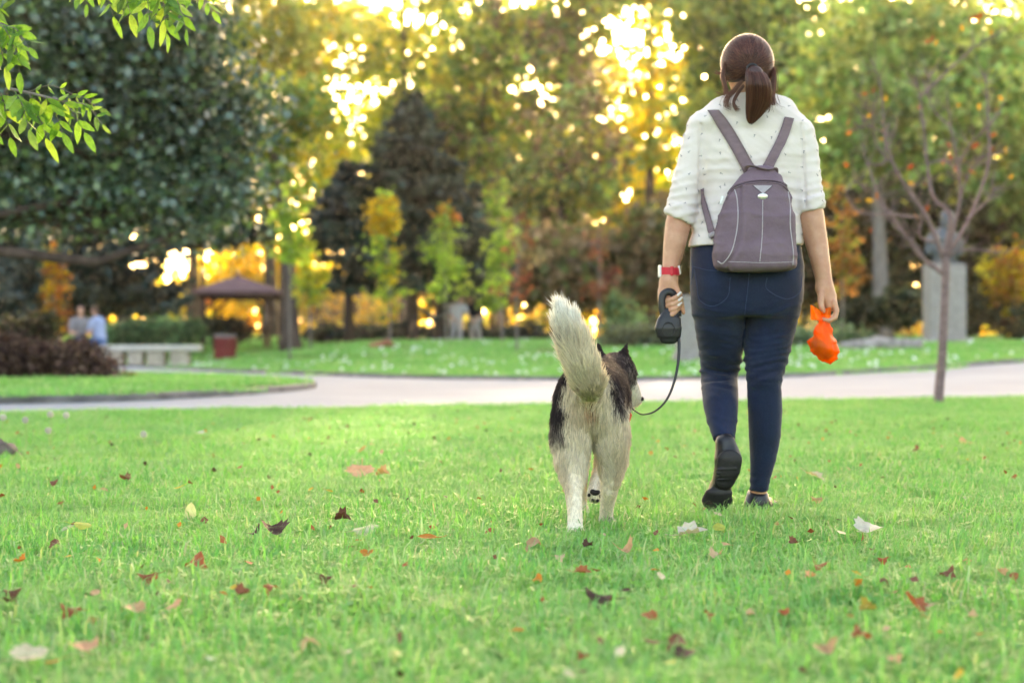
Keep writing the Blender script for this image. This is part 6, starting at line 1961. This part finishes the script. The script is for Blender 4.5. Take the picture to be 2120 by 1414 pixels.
# ================================================================== hanging ash branches, upper left
ash = empty('ash_tree', (-2.35, 5.3, 0), 'ash tree branches with fresh green leaflets hanging in at upper left', 'tree')
MB().tube(spline([(-2.35, 5.3, -.05), (-2.38, 5.32, 1.2), (-2.3, 5.3, 2.6), (-2.35, 5.35, 4.2)], 14), np.linspace(.13, .07, 14), 12).add('trunk', M_BARK, ash, True)
ACOL = [(.15, .36, .05), (.22, .46, .07), (.11, .28, .05), (.30, .50, .09), (.09, .20, .06)]
def ash_branch(stem, leaves, start):
    P = spline([start] + [W(*q) for q in stem], 30)
    br_ = MB(); br_.tube(P, np.interp(np.linspace(0, 1, 30), [0, .4, 1], [0.02, 0.006, 0.0022]), 6)
    pend = []
    for (x0, y0, x1, y1, Yl, nl_, size) in leaves:
        a, b = W(x0, y0, Yl), W(x1, y1, Yl - 0.05 + 0.1 * rng.random())
        mid = (a + b) / 2 + np.array([0, 0, 0.02])
        R = spline([a, mid, b], 12)
        br_.tube(R, np.linspace(0.0018, 0.0009, 12), 5)
        pend.append((R, nl_, size))
    bo = br_.add('branch', M_BARK_GREY, ash, True)
    for R, nl_, size in pend:
        tg_ = unit(R[-1] - R[0]); sidev = unit(np.cross(tg_, np.array([rng.normal() * .4, -1.0, rng.normal() * .3])))
        for i in range(nl_):
            u = 0.15 + 0.85 * (i // 2) / max(1, (nl_ // 2)) if i < nl_ - 1 else 1.0
            p = np.array([np.interp(u, np.linspace(0, 1, 12), R[:, j]) for j in range(3)])
            sg = 1 if i % 2 else -1
            d_ = unit(tg_ * (0.55 if i < nl_ - 1 else 1.3) + sidev * sg * (0.8 if i < nl_ - 1 else 0) + np.array([0, 0, -0.45]) + rng.normal(size=3) * .18)
            nrm = unit(np.cross(d_, sidev) + rng.normal(size=3) * .5)
            x_ = unit(np.cross(d_, nrm)); nrm = np.cross(x_, d_)
            sz = size * (0.8 + .4 * rng.random()) * R[0][1] / F
            M = Matrix((Vector(x_), Vector(d_), Vector(nrm))).transposed().to_4x4()
            c0 = ACOL[rng.choice(5, p=[.3, .25, .2, .15, .1])]
            part_leaf(ash_me[rng.integers(3)], bo, p + d_ * sz * .5, sz, M.to_euler(), c0)
ash_branch([(-60, 170, 5.3), (20, 185, 5.25), (90, 200, 5.2), (150, 215, 5.2)],
           [(0, 190, 20, 285, 5.25, 9, 52), (30, 190, 60, 270, 5.2, 9, 50), (60, 195, 95, 285, 5.2, 9, 52), (90, 200, 130, 275, 5.15, 9, 46), (110, 200, 175, 275, 5.2, 9, 40), (130, 205, 205, 225, 5.2, 9, 26), (150, 212, 212, 258, 5.2, 9, 30), (-20, 185, -30, 290, 5.2, 9, 52), (60, 190, 150, 195, 5.25, 7, 24)], (-2.33, 5.3, 1.95))
ash_branch([(-80, 40, 5.1), (-20, 45, 5.1), (15, 55, 5.1), (30, 60, 5.1)],
           [(-10, 48, 35, 110, 5.1, 9, 44), (10, 55, 60, 100, 5.1, 9, 42), (-15, 50, 10, 140, 5.1, 9, 46), (-20, 45, 5, 20, 5.1, 7, 34), (-30, 50, -15, 150, 5.05, 9, 46), (25, 60, 40, 150, 5.1, 7, 40)], (-2.33, 5.3, 2.1))
ash_branch([(-40, -120, 5.4), (120, -70, 5.4), (260, -40, 5.35), (380, -20, 5.35), (430, -5, 5.3)],
           [(170, -50, 180, 10, 5.35, 7, 34), (200, -50, 235, 35, 5.35, 9, 44), (240, -45, 270, 30, 5.3, 9, 46), (300, -35, 310, 55, 5.3, 9, 46), (330, -30, 345, 70, 5.25, 9, 52), (350, -25, 385, 60, 5.25, 9, 46), (390, -20, 440, 25, 5.3, 9, 36), (280, -40, 290, 20, 5.35, 9, 44), (410, -15, 455, 5, 5.3, 7, 26), (150, -60, 160, -5, 5.4, 7, 36)], (-2.34, 5.32, 2.9))

# ================================================================== fallen leaves
LC = {'rust': (.36, .11, .05), 'brown': (.20, .09, .06), 'dark brown': (.075, .038, .032), 'orange': (.62, .24, .04), 'peach': (.66, .36, .22), 'tan': (.52, .34, .20), 'cream': (.66, .60, .44), 'white': (.68, .68, .62), 'yellow': (.68, .48, .04), 'olive': (.34, .30, .06), 'pale green': (.48, .58, .36), 'yellow green': (.50, .56, .10), 'beige': (.56, .44, .32)}
G_LEAF = 'fallen autumn leaves lying on the lawn'
FL = [(60, 1365, 'cream', 'maple', 78, 'large cream leaf in the lower left corner'), (110, 1378, 'orange', 'oval', 40, 'orange leaf under the large cream one in the corner'), (175, 1352, 'peach', 'maple', 62, 'large peach leaf right of the cream one in the corner'),
      (147, 1267, 'rust', 'curl', 44, 0), (279, 1267, 'tan', 'maple', 44, 0), (359, 1259, 'peach', 'maple', 38, 0), (197, 1235, 'tan', 'oval', 34, 0), (24, 1231, 'brown', 'curl', 36, 0), (307, 1197, 'rust', 'curl', 42, 0), (403, 1167, 'rust', 'curl', 50, 'rust leaf with olive edge in the left half of the lawn'),
      (140, 1159, 'yellow', 'round', 20, 'small bright yellow leaf in the left of the lawn'), (44, 1169, 'orange', 'curl', 26, 0), (171, 1092, 'yellow green', 'round', 40, 'broad yellow green leaf in the left of the lawn'), (140, 1101, 'pale green', 'oval', 34, 0), (116, 1129, 'brown', 'curl', 28, 0),
      (394, 1068, 'pale green', 'oval', 46, 'pale oval leaf standing upright in the grass'), (257, 997, 'brown', 'curl', 26, 0), (369, 1013, 'yellow', 'oval', 22, 0), (215, 1019, 'tan', 'oval', 20, 0), (566, 1108, 'dark brown', 'curl', 56, 'dark brown crumpled leaf left of the husky'), (530, 1112, 'dark brown', 'curl', 34, 0),
      (708, 1079, 'dark brown', 'curl', 34, 'small dark crumpled leaf nearest the husky\'s left side'), (757, 1100, 'pale green', 'round', 62, 'large pale green leaf left of the husky\'s paws'), (746, 980, 'peach', 'maple', 58, 'large peach leaf behind the husky to the left'), (792, 985, 'tan', 'curl', 28, 0), (760, 1153, 'orange', 'maple', 28, 'orange leaf below the large pale green one'), (742, 1125, 'olive', 'oval', 20, 0),
      (674, 1200, 'brown', 'curl', 28, 0), (558, 1222, 'rust', 'curl', 36, 0), (483, 1223, 'yellow', 'round', 22, 'bright yellow round leaf among brown ones'), (463, 1237, 'orange', 'oval', 26, 0), (503, 1237, 'brown', 'curl', 34, 0), (638, 1336, 'tan', 'curl', 44, 0), (722, 1360, 'cream', 'oval', 28, 0), (435, 1372, 'white', 'oval', 22, 0),
      (682, 1021, 'yellow', 'oval', 18, 0), (644, 1017, 'yellow', 'oval', 18, 0), (750, 934, 'orange', 'maple', 24, 0), (638, 868, 'brown', 'curl', 22, 0), (415, 900, 'white', 'oval', 30, 0), (106, 1005, 'brown', 'curl', 20, 0), (885, 1118, 'orange', 'oval', 44, 'bright orange leaf left of the husky\'s hind paw'),
      (1110, 1128, 'tan', 'curl', 44, 'curled tan leaf just left of the husky\'s hind paw'), (1217, 1136, 'dark brown', 'curl', 22, 'small dark leaf right below the husky\'s hind paw'), (1293, 1145, 'tan', 'curl', 42, 'curled tan leaf right of the husky\'s hind paws'), (1205, 1192, 'rust', 'maple', 36, 'rust maple leaf centred below the husky'), (1110, 1202, 'orange', 'curl', 22, 0), (1158, 1157, 'beige', 'curl', 22, 0), (1249, 1113, 'beige', 'oval', 16, 0), (1020, 1105, 'rust', 'curl', 24, 0),
      (1353, 1187, 'orange', 'oval', 18, 0), (1368, 1200, 'cream', 'oval', 38, 'cream oval leaf below the shoes'), (1243, 1240, 'dark brown', 'curl', 62, 'large dark brown crumpled leaf below the husky'), (1296, 1231, 'dark brown', 'oval', 30, 0), (1343, 1284, 'rust', 'maple', 36, 'rust leaf with raised stem below the cream oval leaf'), (1073, 1315, 'orange', 'oval', 28, 0), (1208, 1363, 'rust', 'curl', 26, 0),
      (1349, 1337, 'brown', 'oval', 38, 0), (1401, 1334, 'brown', 'curl', 44, 0), (1419, 1363, 'dark brown', 'maple', 48, 'dark brown leaf at the bottom below the husky'), (1387, 1381, 'yellow green', 'oval', 40, 'yellow green leaf at the bottom below the husky'), (1284, 1360, 'cream', 'oval', 48, 0), (1179, 1406, 'cream', 'oval', 44, 0),
      (1431, 1110, 'white', 'maple', 62, 'large white withered leaf below the raised shoe'), (1490, 1097, 'yellow green', 'round', 36, 'green leaf right under the raised shoe'), (1486, 1070, 'cream', 'oval', 28, 'cream leaf touching the raised shoe'), (1469, 1278, 'rust', 'curl', 24, 0), (1554, 1281, 'beige', 'curl', 20, 0), (1621, 1280, 'rust', 'curl', 26, 0), (1502, 1132, 'tan', 'oval', 28, 0), (1483, 1157, 'beige', 'curl', 28, 0),
      (1687, 989, 'cream', 'maple', 40, 'cream leaf right of the planted shoe'), (1604, 993, 'rust', 'oval', 16, 'small red brown leaf right beside the planted shoe'), (2003, 916, 'peach', 'curl', 34, 'peach leaf near the foot of the bare tree'), (1898, 936, 'brown', 'curl', 18, 0), (1691, 1036, 'tan', 'curl', 24, 0), (1796, 1098, 'white', 'maple', 58, 'large white leaf in the right of the lawn'), (1742, 1109, 'cream', 'round', 24, 0),
      (1643, 1131, 'brown', 'curl', 24, 0), (1808, 1145, 'brown', 'curl', 14, 0), (1829, 1163, 'rust', 'curl', 22, 0), (1880, 1180, 'rust', 'oval', 26, 0), (1960, 1189, 'brown', 'curl', 32, 0), (1691, 1180, 'rust', 'curl', 34, 0), (1678, 1202, 'peach', 'curl', 24, 0), (1774, 1194, 'yellow', 'oval', 26, 'yellow leaf in the right of the lawn'), (1832, 1209, 'brown', 'curl', 24, 0), (2072, 1194, 'tan', 'curl', 24, 0), (2100, 1202, 'rust', 'oval', 36, 'rust leaf at the right edge'),
      (1891, 1258, 'rust', 'maple', 62, 'largest rust maple leaf in the lower right'), (1929, 1263, 'beige', 'oval', 30, 'beige leaf beside the largest rust maple leaf'), (1796, 1269, 'olive', 'curl', 36, 0), (1760, 1285, 'olive', 'oval', 28, 0), (1785, 1316, 'rust', 'curl', 42, 'rust leaf curling up in the lower right'), (1713, 1358, 'tan', 'curl', 52, 'wide tan leaf at the bottom right'), (1851, 1374, 'peach', 'maple', 34, 0), (1985, 1405, 'yellow', 'oval', 42, 'yellow leaf at the bottom edge on the right'),
      (2014, 1285, 'beige', 'curl', 22, 0), (1658, 1398, 'brown', 'oval', 32, 0), (1945, 1318, 'orange', 'oval', 16, 0), (2027, 1321, 'orange', 'oval', 18, 0), (1854, 1232, 'brown', 'oval', 20, 0)]
SHAPE = {'maple': 'lobed', 'oval': 'oval', 'round': 'round', 'curl': 'curled'}
def zone(px, py):
    h = 'left' if px < 700 else ('middle' if px < 1400 else 'right')
    v = 'upper' if py < 1060 else ('central' if py < 1220 else 'lower')
    return {'upperleft': 'near the rock and dandelions', 'upperright': 'beyond the woman\'s shoes to the right', 'uppermiddle': 'beyond the husky\'s paws', 'centralleft': 'in the mid left of the lawn', 'centralmiddle': 'around the husky\'s paws', 'centralright': 'in the mid right of the lawn',
            'lowerleft': 'in the lower left of the lawn', 'lowermiddle': 'in the lower middle of the lawn', 'lowerright': 'in the lower right of the lawn'}[v + h]
def auto_label(px, py, cn, shp, size, lab):
    sw = 'small' if size < 25 else ('' if size < 45 else 'large')
    return lab or ' '.join((sw + ' ' + cn + ' ' + SHAPE[shp] + ' leaf ' + zone(px, py)).split())
AL = [auto_label(*q) for q in FL]
same = {}
for i_, q in enumerate(AL):
    same.setdefault(q, []).append(i_)
for q, ids_ in same.items():
    ids_.sort(key=lambda k: FL[k][0])
    if len(ids_) > 1:
        wn = {2: ('left one', 'right one'), 3: ('leftmost of three', 'middle of three', 'rightmost of three')}.get(len(ids_), ['number %d from the left' % (k + 1) for k in range(9)])
        for k, i_ in enumerate(ids_):
            AL[i_] = q + ', ' + wn[k]
for li_, (px, py, cn, shp, size, lab) in enumerate(FL):
    Yl = F * (CAM_H - 0.035) / (py - 707)
    p = W(px, py, Yl)
    sz = size * Yl / F * 0.92
    me = leafm[shp][rng.integers(len(leafm[shp]))]
    o = bpy.data.objects.new('fallen_leaf', me); COL.objects.link(o)
    up = 'upright' in (lab or '')
    o.location = (p[0], Yl, 0.045 if up else 0.044)
    o.scale = (sz, sz, sz)
    rz = rng.random() * 6.28
    o.rotation_euler = (1.45, 0.1, 0.2) if up else (Matrix.Rotation(0.12 + 0.3 * rng.random(), 3, 'X') @ Matrix.Rotation(rng.normal() * .25, 3, 'Y') @ Matrix.Rotation(rz, 3, 'Z')).to_euler()
    j = 0.85 + .3 * rng.random()
    o.color = tuple(min(1, c_ * j) for c_ in LC[cn]) + (1,)
    tag(o, AL[li_], 'leaf', G_LEAF)
# crumbs of leaf litter too small to tell apart
nl = 380
Y = np.sqrt(rng.random(nl) * (15 ** 2 - 3 ** 2) + 9); X = (rng.random(nl) - .5) * 2 * .29 * Y
V, Fq = leaf_quads(np.stack([X, Y, 0.034 + .02 * rng.random(nl)], 1), 0.021, 1.0, .8)
pc = np.array([LC['rust'], LC['brown'], LC['tan'], LC['rust'], LC['orange'], LC['dark brown']])[rng.integers(0, 6, nl)]
tag(add('leaf_litter', V, Fq, M_DRY, None, False, np.repeat(pc, 4, 0)), 'tiny crumbs of dry leaf scattered in the lawn', 'leaf litter', None, 'stuff')

# ================================================================== hazy air
def haze_mat():
    m = bpy.data.materials.new('haze_air'); m.use_nodes = True
    t = m.node_tree; t.nodes.clear()
    o = t.nodes.new('ShaderNodeOutputMaterial'); v = t.nodes.new('ShaderNodeVolumePrincipled')
    v.inputs['Color'].default_value = (1.0, 0.95, 0.88, 1)
    v.inputs['Density'].default_value = 0.0002
    v.inputs['Anisotropy'].default_value = 0.8
    t.links.new(v.outputs[0], o.inputs['Volume'])
    return m
hz = boxm((0, 66, 14), (190, 168, 34))
tag(add('haze', hz[0], hz[1], haze_mat()), 'warm hazy air over the whole park', 'haze', None, 'stuff')
